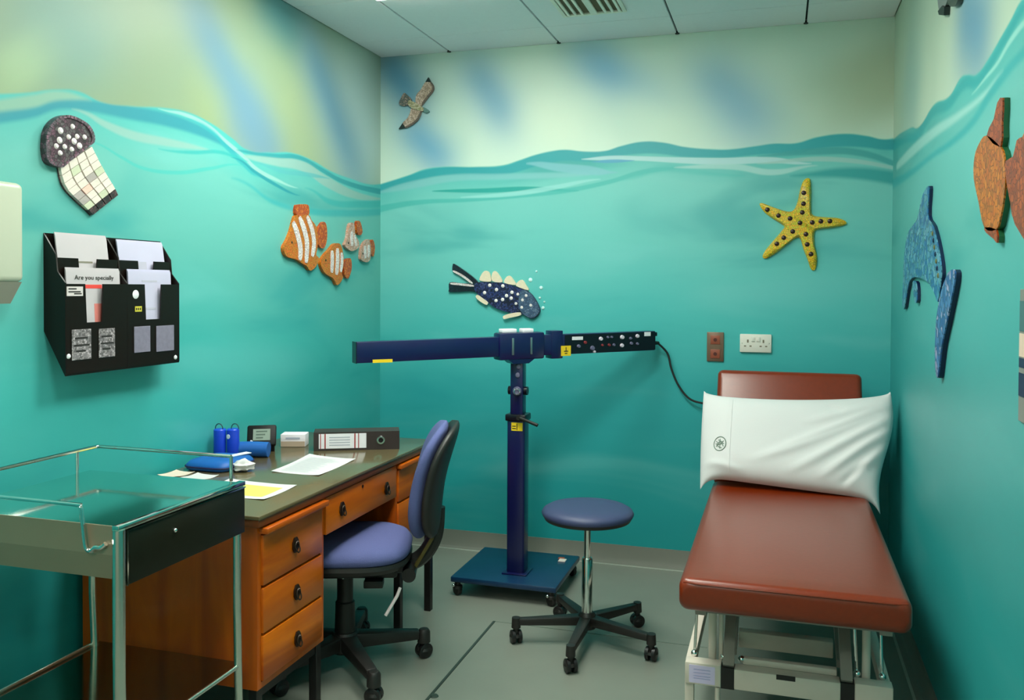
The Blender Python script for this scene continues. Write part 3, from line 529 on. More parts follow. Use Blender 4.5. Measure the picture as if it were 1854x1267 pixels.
# legs and feet
for x, yy in ((-0.262, 2.805), (0.318, 2.805), (-0.262, 3.92), (0.318, 3.92)):
    B().box(x-0.014, x+0.014, yy-0.016, yy+0.016, 0.022, 0.19 if yy < 3 else 0.43, 0.003).build('leg', mat_cream_metal, t, o)
    B().lathe([(0, 0.026), (0.014, 0.026), (0.02, 0.012), (0.022, 0.0), (0, 0)], (x, yy, 0), 16).build('foot', mat_blackrub, t, o)
f = B(); f.box(-0.278, -0.25, 2.83, 3.92, 0.19, 0.235, 0.003); f.build('side_rail', mat_cream_metal, t, o)
f = B(); f.box(0.306, 0.334, 2.83, 3.92, 0.19, 0.235, 0.003); f.build('side_rail', mat_cream_metal, t, o)
f = B().box(-0.123, 0.184, 3.08, 3.12, 0.190, 0.246, 0.004).build('cross_bar', mat_cream_metal, t, o)
B().cyl((-0.175, 2.795, 0.02), (-0.175, 2.795, 0.172), 0.008).build('jack_rod', mat_cream_metal, t, o)
# grey scissor struts
for x in (-0.142, 0.206):
    B().frust((x, 2.80, 0.235), (x, 3.02, 0.425), 0.034, 0.03, 0.034, 0.03).build('scissor_strut', mat_grey_metal, t, o)
    B().frust((x, 3.02, 0.20), (x, 3.70, 0.425), 0.03, 0.03, 0.03, 0.03).build('scissor_strut', mat_grey_metal, t, o)
# uprights between base and seat frame
for x, r, m_ in ((-0.195, 0.0125, mat_cream_metal), (-0.168, 0.007, mat_cream_metal), (0.265, 0.0125, mat_cream_metal)):
    B().cyl((x, 2.85, 0.235), (x, 2.85, 0.47), r).build('upright', m_, t, o)
for x, lean in ((-0.251, 0.010), (0.310, -0.008), (0.238, -0.012)):
    g = B().cyl((x, 2.845, 0.245), (x+lean, 2.845, 0.47), 0.0048, seg=10).build('chrome_rod', mat_chrome, t, o)
for x in (-0.251, -0.160, -0.104, 0.238, 0.310):
    B().ball((x, 2.838, 0.251), 0.0115).build('ball_end', mat_chrome, t, o)

# pillow
mat_pillow = M('white_cotton', C(204,222,206), rough=0.85, var=0.02, scale=300, bump=0.06)
def pillow():
    TLc, TRc, BLc, BRc = Vector((-0.330, 4.10, 0.952)), Vector((0.462, 4.10, 0.980)), Vector((-0.326, 3.87, 0.540)), Vector((0.408, 3.83, 0.500))
    nrm = Vector((0, -0.87, 0.49))
    NU, NV = 72, 48
    def fold(u, v):
        # diagonal pulls from the upper right corner towards the lower middle, and gathers on the right
        w = 0.0
        for (ax, ay, bx, by, wd, h) in ((0.95,0.75,-0.45,-0.62,0.085,0.013),(0.98,0.55,-0.05,-0.80,0.07,0.012),(0.97,0.30,0.30,-0.85,0.06,0.012),(0.9,0.85,0.1,0.35,0.08,0.008),
                                        (0.98,0.0,0.62,-0.92,0.05,0.010),(0.35,0.75,0.55,0.62,0.05,-0.008),(-0.95,-0.6,-0.5,-0.85,0.08,0.007),(0.8,-0.45,0.55,-0.9,0.05,-0.009),(0.85,0.62,-0.2,-0.35,0.05,-0.007)):
            dx, dy = bx-ax, by-ay; L2 = dx*dx+dy*dy; tt = max(0, min(1, ((u-ax)*dx+(v-ay)*dy)/L2))
            d = math.hypot(u-ax-dx*tt, v-ay-dy*tt)
            w += h*math.exp(-(d/wd)**2)*math.sin(math.pi*min(1, 0.15+0.85*tt))
        return w
    def base(u, v):
        s, q = (u+1)/2, (v+1)/2
        p = (BLc*(1-s) + BRc*s)*(1-q) + (TLc*(1-s) + TRc*s)*q
        c = 1-u*u
        p = p + Vector((0, 0.0, -0.040*c**0.5))*q**2                     # top edge sags
        p = p + Vector((0, 0.03, 0.058*(1-abs(u)**12)))*(1-q)**2            # bottom edge rests on the seat pad
        p.x += 0.018*math.sin(v*3.0)*max(0, u)**3 + 0.004*(1-v*v)*u*abs(u)
        return p
    b = B(); fr, bk = [], []
    for j in range(NV+1):
        v = -1+2*j/NV; ra, rb = [], []
        for i in range(NU+1):
            u = -1+2*i/NU
            k = max(0.0, (1-abs(u)**5)*(1-abs(v)**4.0))**0.55
            if u < -0.72: k *= 0.55 + 0.45*min(1, max(0, (u+1)/0.28))**0.7   # flat open hem on the left
            p = base(u, v)
            ra.append(p + nrm*(0.072*k + 1.45*fold(u, v)*min(1, k*2) + 0.002)); rb.append(p - nrm*(0.036*k))
        fr.append(ra); bk.append(rb)
    b.grid(fr); b.grid([r[::-1] for r in bk])
    ring_f = fr[0] + [r[-1] for r in fr[1:]] + fr[-1][-2::-1] + [r[0] for r in fr[-2:0:-1]]
    ring_b = bk[0] + [r[-1] for r in bk[1:]] + bk[-1][-2::-1] + [r[0] for r in bk[-2:0:-1]]
    b.grid([ring_f, ring_b], closed_u=True)
    bmesh.ops.remove_doubles(b.bm, verts=b.bm.verts, dist=1e-5)
    return b, fr, base, nrm, NU, NV
o = (0.05, 3.93, 0.56)
t = thing('pillow', 'white cotton pillow leaning on the couch backrest, printed crest at its left', 'pillow', o)
b, fr, base_, nrm_, NU, NV = pillow()
pc = b.build('pillowcase', mat_pillow, t, o, angle=70)
def on_pillow(u, v, lift=0.0012):
    fi, fj = (u+1)/2*NU, (v+1)/2*NV; i, j = int(fi), int(fj); a, c = fi-i, fj-j
    p = (fr[j][i]*(1-a)+fr[j][i+1]*a)*(1-c) + (fr[j+1][i]*(1-a)+fr[j+1][i+1]*a)*c
    return p + nrm_*lift
mat_crest = M('grey_green_print', C(112,140,118), rough=0.8)
cb_ = B()
cu_, cv_ = -0.775, -0.22
for (du, dv_, ru, rv, th_) in ((0,0,0.068,0.165,0.0022),):
    pts = [on_pillow(cu_+ru*math.cos(a*math.pi/14), cv_+rv*math.sin(a*math.pi/14)) for a in range(28)]
    cb_.tube(pts, 0.0022, 5, closed=True)
for seg in (((-0.03,0.05),(0.0,-0.02),(0.03,0.05)),((-0.03,-0.05),(0.0,0.04),(0.03,-0.05)),((0,0.085),(0,-0.085)),((-0.035,0.0),(0.035,0.0)),((-0.015,0.07),(0.02,0.02),(-0.02,-0.03),(0.015,-0.08))):
    cb_.tube([on_pillow(cu_+x*1.35, cv_+y*1.35) for x, y in seg], 0.0021, 5, smooth=4)
cb_.build('printed_crest', mat_crest, t, o)
hs = B(); hs.tube([on_pillow(-0.66, -0.85+1.7*k/24, 0.0006) for k in range(25)], 0.0018, 5); hs.build('hem_seam', mat_pillow, t, o)

# ------------------------------------------------------------------ round stool
def caster(name_root, root, p, ang, o, mat_h, mat_w, R=0.026):
    """twin-wheel castor; p is the contact point on the floor"""
    x, y = p[0], p[1]; d = Vector((math.cos(ang), math.sin(ang), 0)); sd = Vector((-d.y, d.x, 0)); c = Vector((x, y, R))
    h = B(); h.lathe([(0, 0.07), (0.012, 0.07), (0.012, R+0.012), (R*0.9, R+0.012), (R*1.05, R+0.002), (0, R)], (x, y, 0), 16)
    hood = h.build('caster', mat_h, root, o)
    for s_ in (-1, 1):
        q = c + sd*s_*0.013
        B().lathe([(0, -0.009), (R*0.8, -0.009), (R, -0.006), (R, 0.006), (R*0.8, 0.009), (0, 0.009)], q, 24, axis=sd).build('wheel', mat_w, hood, o)
mat_blackpl = M('black_plastic', C(30,32,27), rough=0.45, var=0.15, scale=40)
mat_blackpl2 = M('black_plastic_wheel', C(24,26,24), rough=0.35)
mat_stool = M('blue_grey_vinyl', C(54,68,96), rough=0.5, var=0.06)
SX, SY = -0.728, 3.415
o = (SX, SY, 0)
t = thing('round_stool', 'round stool with a blue-grey padded seat on a black five-star castor base', 'stool', o)
B().lathe([(0, 0.553), (0.12, 0.553), (0.160, 0.548), (0.178, 0.538), (0.185, 0.525), (0.180, 0.514), (0, 0.512)], (SX, SY, 0), 48).build('seat', mat_stool, t, o, angle=60)
B().lathe([(0, 0.512), (0.178, 0.513), (0.172, 0.500), (0.06, 0.494), (0.045, 0.478), (0, 0.478)], (SX, SY, 0), 48).build('seat_pan', mat_blackpl, t, o)
B().cyl((SX, SY, 0.34), (SX, SY, 0.48), 0.0135, seg=24).build('gas_piston', mat_chrome, t, o)
B().lathe([(0, 0.345), (0.018, 0.345), (0.0215, 0.338), (0.0215, 0.10), (0, 0.10)], (SX, SY, 0), 28).build('column', mat_chrome, t, o)
B().lathe([(0, 0.125), (0.026, 0.125), (0.036, 0.112), (0.042, 0.075), (0.036, 0.062), (0, 0.062)], (SX, SY, 0), 28).build('hub', mat_blackpl, t, o)
for k in range(5):
    a = math.radians(-90 + 72*k); d = Vector((math.cos(a), math.sin(a), 0)); c = Vector((SX, SY, 0)); r = 0.285
    f = B(); f.frust(c + d*0.025 + Vector((0,0,0.094)), c + d*(r-0.012) + Vector((0,0,0.086)), 0.046, 0.036, 0.030, 0.026, bev=0.004)
    f.cyl(c + d*r + Vector((0,0,0.062)), c + d*r + Vector((0,0,0.102)), 0.019, 0.017, seg=16)
    arm = f.build('base_arm', mat_blackpl, t, o)
    caster('c', t, c + d*r, a + 1.1*k + 0.6, o, mat_blackpl, mat_blackpl2)

# ------------------------------------------------------------------ office chair (faces the desk, -X)
OX, OY = -1.550, 2.925
ROT = math.radians(20)      # turned a little from the desk
o = (OX, OY, 0)
t = thing('office_chair', 'lavender-blue office chair with black shell pushed under the desk', 'chair', o, ROT)
mat_fab = M('lavender_fabric', C(78,94,134), rough=0.9, var=0.08, scale=250, bump=0.25)
# seat pad: superellipse plan, domed, waterfall front edge
def seatpad():
    b = B(); P = []
    for (k, z) in ((0.001,0.506),(0.35,0.506),(0.62,0.503),(0.82,0.496),(0.94,0.483),(1.0,0.464),(0.99,0.448),(0.95,0.438),(0.001,0.436)):
        row = []
        for i in range(56):
            a = 2*math.pi*i/56; c, s = math.cos(a), math.sin(a)
            e = 2/3.0
            x = 0.225*abs(c)**e*math.copysign(1, c)*k; y = 0.23*abs(s)**e*math.copysign(1, s)*k
            zz = z - (0.022*max(0, -x/0.225-0.5)**2 if z > 0.45 else 0) - 0.0
            row.append((OX+0.025+x, OY+y, zz))
        P.append(row)
    b.grid(P, closed_u=True); bmesh.ops.remove_doubles(b.bm, verts=b.bm.verts, dist=5e-4); return b
seatpad().build('seat', mat_fab, t, o, angle=60)
def seatshell():
    b = B(); P = []
    for (k, z) in ((0.001,0.436),(0.97,0.440),(0.985,0.425),(0.93,0.408),(0.5,0.400),(0.001,0.400)):
        row = []
        for i in range(56):
            a = 2*math.pi*i/56; c, s = math.cos(a), math.sin(a); e = 2/3.0
            row.append((OX+0.025+0.228*abs(c)**e*math.copysign(1, c)*k, OY+0.232*abs(s)**e*math.copysign(1, s)*k, z))
        P.append(row)
    b.grid(P, closed_u=True); bmesh.ops.remove_doubles(b.bm, verts=b.bm.verts, dist=5e-4); return b
seatshell().build('seat_shell', mat_blackpl, t, o)
# back pad and shell: profile in X-Z, width along Y
def backpad(front, back, hw_top, hw_mid):
    """front/back: x offset as function of height parameter; pad curved in plan"""
    b = B(); NZ, NA = 26, 40; rings = []
    for j in range(NZ+1):
        q = j/NZ; z = 0.498 + (0.925-0.498)*q
        wy = hw_mid*(1-abs(2*q-1)**3.6)**(1/2.6) if 0 < q < 1 else 0.0
        wy = max(wy, 0.004); tk = min(1.0, (1-abs(2*q-1)**4)**0.5) if 0 < q < 1 else 0.05
        row = []
        for i in range(NA):
            a = 2*math.pi*i/NA; c, s = math.cos(a), math.sin(a)
            y = wy*abs(s)**0.6*math.copysign(1, s)
            mid = (front(q)+back(q))/2; hh = (back(q)-front(q))/2*tk
            x = mid + hh*abs(c)**0.6*math.copysign(1, c) - 0.035*(y/hw_mid)**2
            row.append((OX + x, OY + y, z))
        rings.append(row)
    b.grid(rings, closed_u=True)
    b.bm.faces.new([b.bm.verts.new(p) for p in rings[0]][::-1]); b.bm.faces.new([b.bm.verts.new(p) for p in rings[-1]])
    bmesh.ops.remove_doubles(b.bm, verts=b.bm.verts, dist=1e-4)
    return b
fx = lambda q: 0.262 + 0.085*q - 0.028*math.sin(math.pi*q)
bx_ = lambda q: fx(q) + 0.060
backpad(fx, bx_, 0.2, 0.205).build('backrest', mat_fab, t, o, angle=60)
backpad(lambda q: bx_(q)-0.012, lambda q: bx_(q)+0.040, 0.2, 0.208).build('back_shell', mat_blackpl, t, o, angle=60)
# back bracket and mechanism
f = B(); f.tube([(OX+0.06, OY, 0.385), (OX+0.20, OY, 0.380), (OX+0.285, OY, 0.41), (OX+0.335, OY, 0.49), (OX+0.345, OY, 0.60)], 0.030, 10, smooth=5)
f.build('back_bracket', mat_blackpl, t, o)
f = B()
for s_ in (-1, 1): f.frust((OX+0.255, OY+s_*0.035, 0.37), (OX+0.33, OY+s_*0.05, 0.50), 0.012, 0.03, 0.012, 0.02, up=(0,1,0))
f.build('bracket_rib', M('brass_rib', C(92,86,30), rough=0.5), t, o)
B().box(OX-0.10, OX+0.20, OY-0.075, OY+0.075, 0.352, 0.402, 0.012).build('mechanism', mat_blackpl, t, o)
B().cyl((OX+0.245, OY-0.11, 0.375), (OX+0.245, OY+0.06, 0.375), 0.026, seg=20).build('tilt_knob', mat_blackpl2, t, o)
B().box(OX+0.08, OX+0.15, OY-0.10, OY-0.04, 0.325, 0.352, 0.004).build('tension_box', mat_blackpl, t, o)
B().tube([(OX+0.215, OY-0.12, 0.335), (OX+0.205, OY-0.135, 0.31), (OX+0.165, OY-0.15, 0.245)], 0.006, 10).build('lever', M('pale_lever', C(214,222,206), rough=0.35), t, o)
f = B(); f.lathe([(0, 0.36), (0.030, 0.36), (0.030, 0.25), (0.036, 0.245), (0.040, 0.09), (0, 0.09)], (OX, OY, 0), 24); f.build('post', mat_blackpl, t, o)
B().ball((OX-0.004, OY-0.034, 0.345), 0.006).build('bolt', mat_chrome, t, o)
B().lathe([(0, 0.135), (0.045, 0.135), (0.058, 0.115), (0.06, 0.07), (0.05, 0.06), (0, 0.06)], (OX, OY, 0), 24).build('hub', mat_blackpl, t, o)
for k in range(5):
    a = math.radians(33 + 72*k - (6 if k == 4 else 0)) - ROT; d = Vector((math.cos(a), math.sin(a), 0)); c = Vector((OX, OY, 0)); r = 0.30 + (0.03 if k == 4 else 0)
    f = B(); f.frust(c + d*0.035 + Vector((0,0,0.10)), c + d*(r-0.02) + Vector((0,0,0.092)), 0.062, 0.055, 0.040, 0.034, bev=0.006)
    f.lathe([(0, 0.112), (0.017, 0.110), (0.024, 0.10), (0.025, 0.06), (0, 0.06)], c + d*r, 18)
    f.build('base_arm', mat_blackpl, t, o)
    caster('c', t, c + d*r, a + 0.9*k + 0.4, o, mat_blackpl, mat_blackpl2, 0.029)

# ------------------------------------------------------------------ desk
mat_wood = wood('orange_oak', C(148,64,2), C(190,98,4), (3, 3, 0.35))
mat_woodh = wood('orange_oak_drawer', C(154,70,0), C(204,116,4), (3, 0.35, 3))
mat_wood_dk = wood('dark_oak_edge', C(84,44,10), C(112,62,18), (3, 0.3, 3))
mat_top = M('olive_linoleum', C(92,90,56), rough=0.16, var=0.06, scale=8, coat=0.4)
mat_pull = M('dark_bronze', C(42,30,14), rough=0.4, metal=0.3)
DX0, DX1, DY0, DY1, DZ = -2.125, -1.455, 2.215, 3.585, 0.75
o = ((DX0+DX1)/2, (DY0+DY1)/2, 0)
t = thing('desk', 'orange oak desk with olive-brown top and drawers, against the mural wall', 'desk', o)
dt = B().box(DX0, DX1, DY0, DY1, DZ-0.012, DZ, 0.003).build('desk_top', mat_top, t, o)
B().box(DX0, DX1-0.004, DY0+0.004, DY1-0.004, DZ-0.036, DZ-0.012, 0.004).build('top_edge', mat_wood_dk, t, o)
FX = -1.475
# near pedestal
def pull(y, z, parent):
    f = B(); pts = [(FX+0.0135, y+0.021*math.cos(a*math.pi/4+0.39)*0.85, z+0.026*math.sin(a*math.pi/4+0.39)) for a in range(8)]
    f.prism(pts, (-0.005, 0, 0))
    f.tube([(FX+0.017+0.006*math.sin(max(0,-math.sin(q))*1.5), y+0.011*math.cos(q), z-0.006+0.017*math.sin(q)) for q in [2*math.pi*i/14 for i in range(14)]], 0.0026, 6, closed=True)
    f.ball((FX+0.018, y, z+0.009), 0.0055, 1)
    return f.build('handle', mat_pull, parent, o)
def drawer(y0, y1, z0, z1, hs, key=None):
    b = B(); b.box(FX-0.30, FX+0.008, y0+0.003, y1-0.003, z0+0.003, z1-0.003, 0.003)
    dr = b.build('drawer', mat_woodh, t, o)
    for (y, z) in hs: pull(y, z, dr)
    if key: B().cyl((FX+0.0075, key[0], key[1]), (FX+0.0105, key[0], key[1]), 0.006, seg=12).build('keyhole', mat_pull, dr, o)
    return dr
def pedestal(y0, y1, z0):
    f = B(); zt_ = DZ-0.036
    f.box(DX0+0.01, FX, y0, y0+0.02, z0, zt_); f.box(DX0+0.01, FX, y1-0.02, y1, z0, zt_)
    f.box(DX0+0.01, DX0+0.025, y0+0.02, y1-0.02, z0, zt_); f.box(DX0+0.025, FX, y0+0.02, y1-0.02, z0, z0+0.018)
    f.box(FX-0.02, FX, y0+0.02, y1-0.02, zt_-0.02, zt_)
    return f.build('pedestal', mat_wood, t, o)
pedestal(2.235, 2.628, 0.222); pedestal(3.205, 3.57, 0.40)
B().box(FX-0.25, FX+0.030, 2.245, 2.615, 0.690, 0.708, 0.003).build('pull_out_slide', mat_woodh, t, o)
drawer(2.253, 2.610, 0.528, 0.686, [(2.432, 0.606)]); drawer(2.253, 2.610, 0.384, 0.526, [(2.440, 0.452)]); drawer(2.253, 2.610, 0.240, 0.382, [(2.445, 0.300)])
drawer(2.630, 3.203, 0.578, 0.712, [(2.741, 0.646), (3.105, 0.638)], (2.902, 0.690))
B().box(FX-0.25, FX+0.026, 3.215, 3.56, 0.690, 0.708, 0.003).build('pull_out_slide', mat_woodh, t, o)
drawer(3.222, 3.552, 0.552, 0.686, [(3.39, 0.62)]); drawer(3.222, 3.552, 0.416, 0.550, [(3.39, 0.48)])
mat_leg = M('black_steel_leg', C(20,20,18), rough=0.4)
for x, y, zt_ in ((-1.495, 2.255, 0.222), (-1.495, 2.606, 0.222), (-2.09, 2.255, 0.222), (-2.09, 2.606, 0.222), (-1.492, 3.275, 0.40), (-1.470, 3.545, 0.40), (-2.09, 3.275, 0.40), (-2.09, 3.545, 0.40)):
    B().box(x-0.015, x+0.015, y-0.015, y+0.015, 0.0, zt_+0.001, 0.002, 1).build('leg', mat_leg, t, o)
B().box(-1.505, -1.485, 2.25, 2.61, 0.19, 0.2215).build('leg_rail', mat_leg, t, o)

# ------------------------------------------------------------------ things on the desk
mat_paper = M('white_paper', C(194,212,196), rough=0.8, var=0.02)
mat_ink = M('grey_print', C(160,180,178), rough=0.8)
def sheet(name, label, corners, z, mat=mat_paper, lift=0.0, lines=None, curl=0.004, cat='paper', group=None):
    """sheet of paper, corners in order round the edge; lines: (v0, v1, u0, u1) printed bars"""
    A_, B_, C_, D__ = [Vector((x, y, 0)) for x, y in corners]
    c = (A_+B_+C_+D__)/4; o = (c.x, c.y, z)
    def P(u, v, dz=0.0): 
        p = (A_*(1-u)+B_*u)*(1-v) + (D__*(1-u)+C_*u)*v
        p.z = z + 0.0012 + lift + curl*(abs(2*u-1)**3*abs(2*v-1)**2) + dz; return p
    b = B(); n = 10
    b.grid([[P(i/n, j/n) for i in range(n+1)] for j in range(n+1)])
    b.grid([[P(i/n, j/n, -0.001) for i in range(n+1)] for j in range(n, -1, -1)])
    ring = [(i/n, 0) for i in range(n)] + [(1, i/n) for i in range(n)] + [(1-i/n, 1) for i in range(n)] + [(0, 1-i/n) for i in range(n)]
    b.grid([[P(u, v) for u, v in ring], [P(u, v, -0.001) for u, v in ring]], closed_u=True)
    bmesh.ops.remove_doubles(b.bm, verts=b.bm.verts, dist=1e-5)
    if lines is None: return tag(b.build(name, mat, None, o), label, cat, group)
    t = thing(name, label, cat, o, group=group)
    b.build('sheet', mat, t, o)
    for nm, m_, rects in lines:
        f = B()
        for (u0, u1, v0, v1) in rects:
            k = 6
            f.grid([[P(u0+(u1-u0)*i/k, v0+(v1-v0)*j/k, 0.0006) for i in range(k+1)] for j in range(k+1)])
        f.build(nm, m_, t, o)
    return t
sheet('paper_sheet', 'white printed sheet lying in the middle of the desk', [(-1.765,2.765),(-1.567,2.758),(-1.580,3.066),(-1.800,3.095)], DZ,
      lines=[('print', mat_ink, [(0.12, 0.62+0.25*random.random(), v, v+0.012) for v in [0.1+0.05*k for k in range(16)]])])
sheet('paper_sheet', 'white sheet with a yellow printed panel at the near end of the desk', [(-1.830,2.402),(-1.553,2.390),(-1.558,2.596),(-1.832,2.612)], DZ,
      lines=[('yellow_panel', M('yellow_print', C(204,216,96), rough=0.8, var=0.08), [(0.2, 0.9, 0.14, 0.78)])])
sheet('paper_sheet', 'small cream sheet at the wall end beside the blue pouch', [(-2.115,2.585),(-2.03,2.58),(-2.02,2.668),(-2.105,2.675)], DZ, M('cream_paper', C(206,208,176), rough=0.8))
sheet('paper_sheet', 'small white sheet between the blue pouch and the trolley', [(-2.01,2.575),(-1.91,2.57),(-1.905,2.65),(-2.0,2.658)], DZ)
# blue pouch
mat_blue = M('bright_blue_nylon', C(16,92,160), rough=0.5, var=0.15, scale=20)
o = (-2.0, 2.79, DZ)
t = thing('blue_pouch', 'flat bright blue zipped pouch on the desk by the wall', 'pouch', o)
b = B(); P = []
for (k, z) in ((0.001,0.038),(0.6,0.038),(0.88,0.033),(0.98,0.022),(1.0,0.013),(0.97,0.004),(0.9,0.0005),(0.001,0.0005)):
    P.append([(-2.0+0.098*k*abs(math.cos(a))**0.45*math.copysign(1, math.cos(a)), 2.79+0.105*k*abs(math.sin(a))**0.45*math.copysign(1, math.sin(a)), DZ+z) for a in [2*math.pi*i/40 for i in range(40)]])
b.grid(P, closed_u=True); bmesh.ops.remove_doubles(b.bm, verts=b.bm.verts, dist=4e-4)
b.build('pouch_body', mat_blue, t, o, angle=60)
B().tube([(-2.0+0.099*abs(math.cos(a))**0.45*math.copysign(1, math.cos(a)), 2.79+0.106*abs(math.sin(a))**0.45*math.copysign(1, math.sin(a)), DZ+0.015) for a in [2*math.pi*i/40 for i in range(40)]], 0.003, 6, closed=True).build('zip', M('navy_zip', C(20,24,70), rough=0.6), t, o)
o = (-1.985, 2.985, DZ)
t = thing('blue_cuff', 'rolled bright blue cuff on the desk in front of the canisters', 'cuff', o)
b = B(); b.tube([(-2.06, 2.965, DZ+0.030), (-2.0, 2.985, DZ+0.032), (-1.93, 3.005, DZ+0.030)], 0.0295, 20, smooth=6); b.build('rolled_cuff', mat_blue, t, o)
B().tube([(-1.999+0.031*math.sin(a)*-0.32, 2.985+0.031*math.sin(a)*0.95, DZ+0.032+0.031*math.cos(a)) for a in [0.2+k*0.2 for k in range(10)]], 0.004, 6).build('strap', M('white_strap', C(214,236,240), rough=0.6), t, o)
# folded white label strip on pouch and crumpled tissue
def tissue(name, label, c, r, seed, mat=mat_paper):
    rd = random.Random(seed); b = B(); b.ball((c[0], c[1], c[2]+r*0.62), r, 3)
    for v in b.bm.verts:
        d = Vector(v.co) - Vector((c[0], c[1], c[2]+r*0.62))
        k = 1 + 0.22*math.sin(d.x*170+seed)*math.cos(d.y*150+1.3*seed) + 0.12*math.sin(d.z*260+seed*2)
        v.co = Vector((c[0], c[1], c[2]+r*0.62)) + Vector((d.x*k, d.y*k, d.z*k*0.62))
        v.co.z = max(v.co.z, c[2]+0.0006)
    return tag(b.build(name, mat, None, c, angle=60), label, 'tissue')
tissue('crumpled_tissue', 'crumpled white tissue on the desk beside the blue pouch', (-1.868, 2.745, DZ), 0.034, 3)
o = (-1.955, 2.855, DZ+0.038)
b = B(); b.prism([(-1.985, 2.78, DZ+0.041), (-1.955, 2.775, DZ+0.041), (-1.925, 2.88, DZ+0.041), (-1.955, 2.89, DZ+0.041)], (0, 0, -0.002))
tag(b.build('paper_strip', M('pale_blue_paper', C(206,238,240), rough=0.7), None, o), 'pale folded paper strip lying across the blue pouch', 'paper')
# canisters
mat_can = M('royal_blue_plastic', C(24,72,196), rough=0.35, var=0.08)
for k, (x, y, lab) in enumerate(((-2.098, 2.925, 'upright royal blue canister against the wall, the left one of two'), (-2.052, 2.945, 'upright royal blue canister with white tag, the right one of two'))):
    o = (x, y, DZ); t = thing('blue_canister', lab, 'canister', o, group='pair of blue canisters')
    B().lathe([(0, 0.0005), (0.0225, 0.0005), (0.024, 0.004), (0.024, 0.112), (0.021, 0.116), (0, 0.116)], (x, y, DZ), 28).build('can_body', mat_can, t, o)
    B().tube([(x+0.017*math.cos(a)+(0.009 if k else -0.004), y, DZ+0.116+0.020*math.sin(a)) for a in [math.pi*i/12 for i in range(13)]], 0.0022, 6).build('loop_handle', M('dark_cord', C(24,70,70), rough=0.6), t, o)
    if k: B().lathe([(0, 0.003), (0.009, 0.002), (0.009, 0), (0, 0)], (x-0.005, y-0.0238, DZ+0.088), 16, axis=(-0.2,-1,0)).build('tag', M('white_tag', C(224,240,250), rough=0.5), t, o)
# desk device with tilted display
mat_meter = M('meter_black', C(8,9,8), rough=0.5, spec=0.2)
o = (-2.03, 3.12, DZ)
t = thing('desk_meter', 'black desk instrument with a tilted grey display beside the white box', 'instrument', o)
e1 = Vector((0.86, 0.50, 0)).normalized(); e2 = Vector((0.30, -0.52, -0.0)); 
nrm = Vector((0.42, -0.72, 0.55)).normalized(); upv = nrm.cross(e1).normalized(); upv = -upv if upv.z < 0 else upv
cc = Vector((-2.03, 3.11, DZ+0.062))
b = B(); b.obox(cc, e1*0.058, upv*0.046, nrm*0.011, 0.008); b.build('display_case', mat_meter, t, o)
sc = B(); sc.obox(cc+nrm*0.0115, e1*0.034, upv*0.025, nrm*0.0008); so = sc.build('display', M('grey_lcd', C(120,146,124), rough=0.2), t, o)
f = B(); 
for k in range(3): f.obox(cc+nrm*0.0126+upv*(0.014-0.014*k)-e1*0.004*k, e1*(0.022-0.004*k), upv*0.003, nrm*0.0003)
f.build('digits', M('lcd_ink', C(58,84,66), rough=0.4), so, o)
f = B(); back = Vector((-nrm.x, -nrm.y, 0)).normalized()
f.prism([cc-e1*0.05-upv*0.04, cc-e1*0.05+upv*0.02, Vector((cc.x, cc.y, DZ))-e1*0.05+back*0.05, Vector((cc.x, cc.y, DZ+0.0005))-e1*0.05-back*0.02], e1*0.1)
f.build('stand', mat_meter, t, o)
B().tube([Vector((-2.088, 3.065, DZ+0.012)), Vector((-2.075, 3.05, DZ+0.016)), Vector((-2.05, 3.045, DZ+0.012))], 0.011, 10, smooth=5).build('probe', mat_blackpl2, t, o)
# white box behind
o = (-1.965, 3.245, DZ)
t = thing('white_box', 'small white carton on the desk between the instrument and the ring binder', 'box', o)
e1 = Vector((0.95, 0.31, 0)).normalized(); e2 = Vector((-0.31, 0.95, 0)).normalized()
B().obox((-1.968, 3.262, DZ+0.0265), e1*0.052, e2*0.035, Vector((0,0,0.026)), 0.002).build('carton', M('white_card', C(214,228,218), rough=0.6), t, o)
B().obox(Vector((-1.968, 3.262, DZ+0.012))-e2*0.0354, e1*0.050, e2*0.0006, Vector((0,0,0.011))).build('printed_band', M('beige_print', C(170,165,135), rough=0.6), t, o)
B().obox(Vector((-1.968, 3.262, DZ+0.036))-e2*0.0354, e1*0.030, e2*0.0006, Vector((0,0,0.004))).build('printed_line', M('grey_line', C(160,180,185), rough=0.6), t, o)
# ring binder lying flat, spine towards the room
pL, pR = Vector((-1.826, 3.172, DZ)), Vector((-1.512, 3.328, DZ)); e1 = (pR-pL).normalized(); e2 = Vector((-e1.y, e1.x, 0)); up = Vector((0,0,1))
Lb = (pR-pL).length; o = tuple(pL + e1*Lb/2 + e2*0.13)
t = thing('ring_binder', 'black lever arch binder lying flat, white and red spine label facing out', 'binder', o)
mat_bind = M('black_binder_board', C(46,42,36), rough=0.5)
hB = 0.076
f = B(); f.obox(pL+e1*Lb/2+up*hB/2, e1*Lb/2, e2*0.0015, up*hB/2)
f.build('spine', mat_bind, t, o)
B().obox(pL+e1*Lb/2+e2*0.05+up*(hB-0.0015), e1*Lb/2, e2*0.05, up*0.0015).build('cover', mat_bind, t, o)
B().obox(pL+e1*Lb/2+e2*0.05+up*0.0022, e1*Lb/2, e2*0.05, up*0.0015).build('cover', mat_bind, t, o)
B().obox(pL+e1*Lb/2+e2*0.05+up*0.033, e1*(Lb/2-0.012), e2*0.042, up*0.029).build('paper_block', mat_paper, t, o)
lb = B().obox(pL+e1*Lb*0.335+up*hB*0.52-e2*0.0018, e1*Lb*0.275, e2*0.0006, up*hB*0.40).build('spine_label', M('white_label', C(240,240,232), rough=0.5), t, o)
f = B()
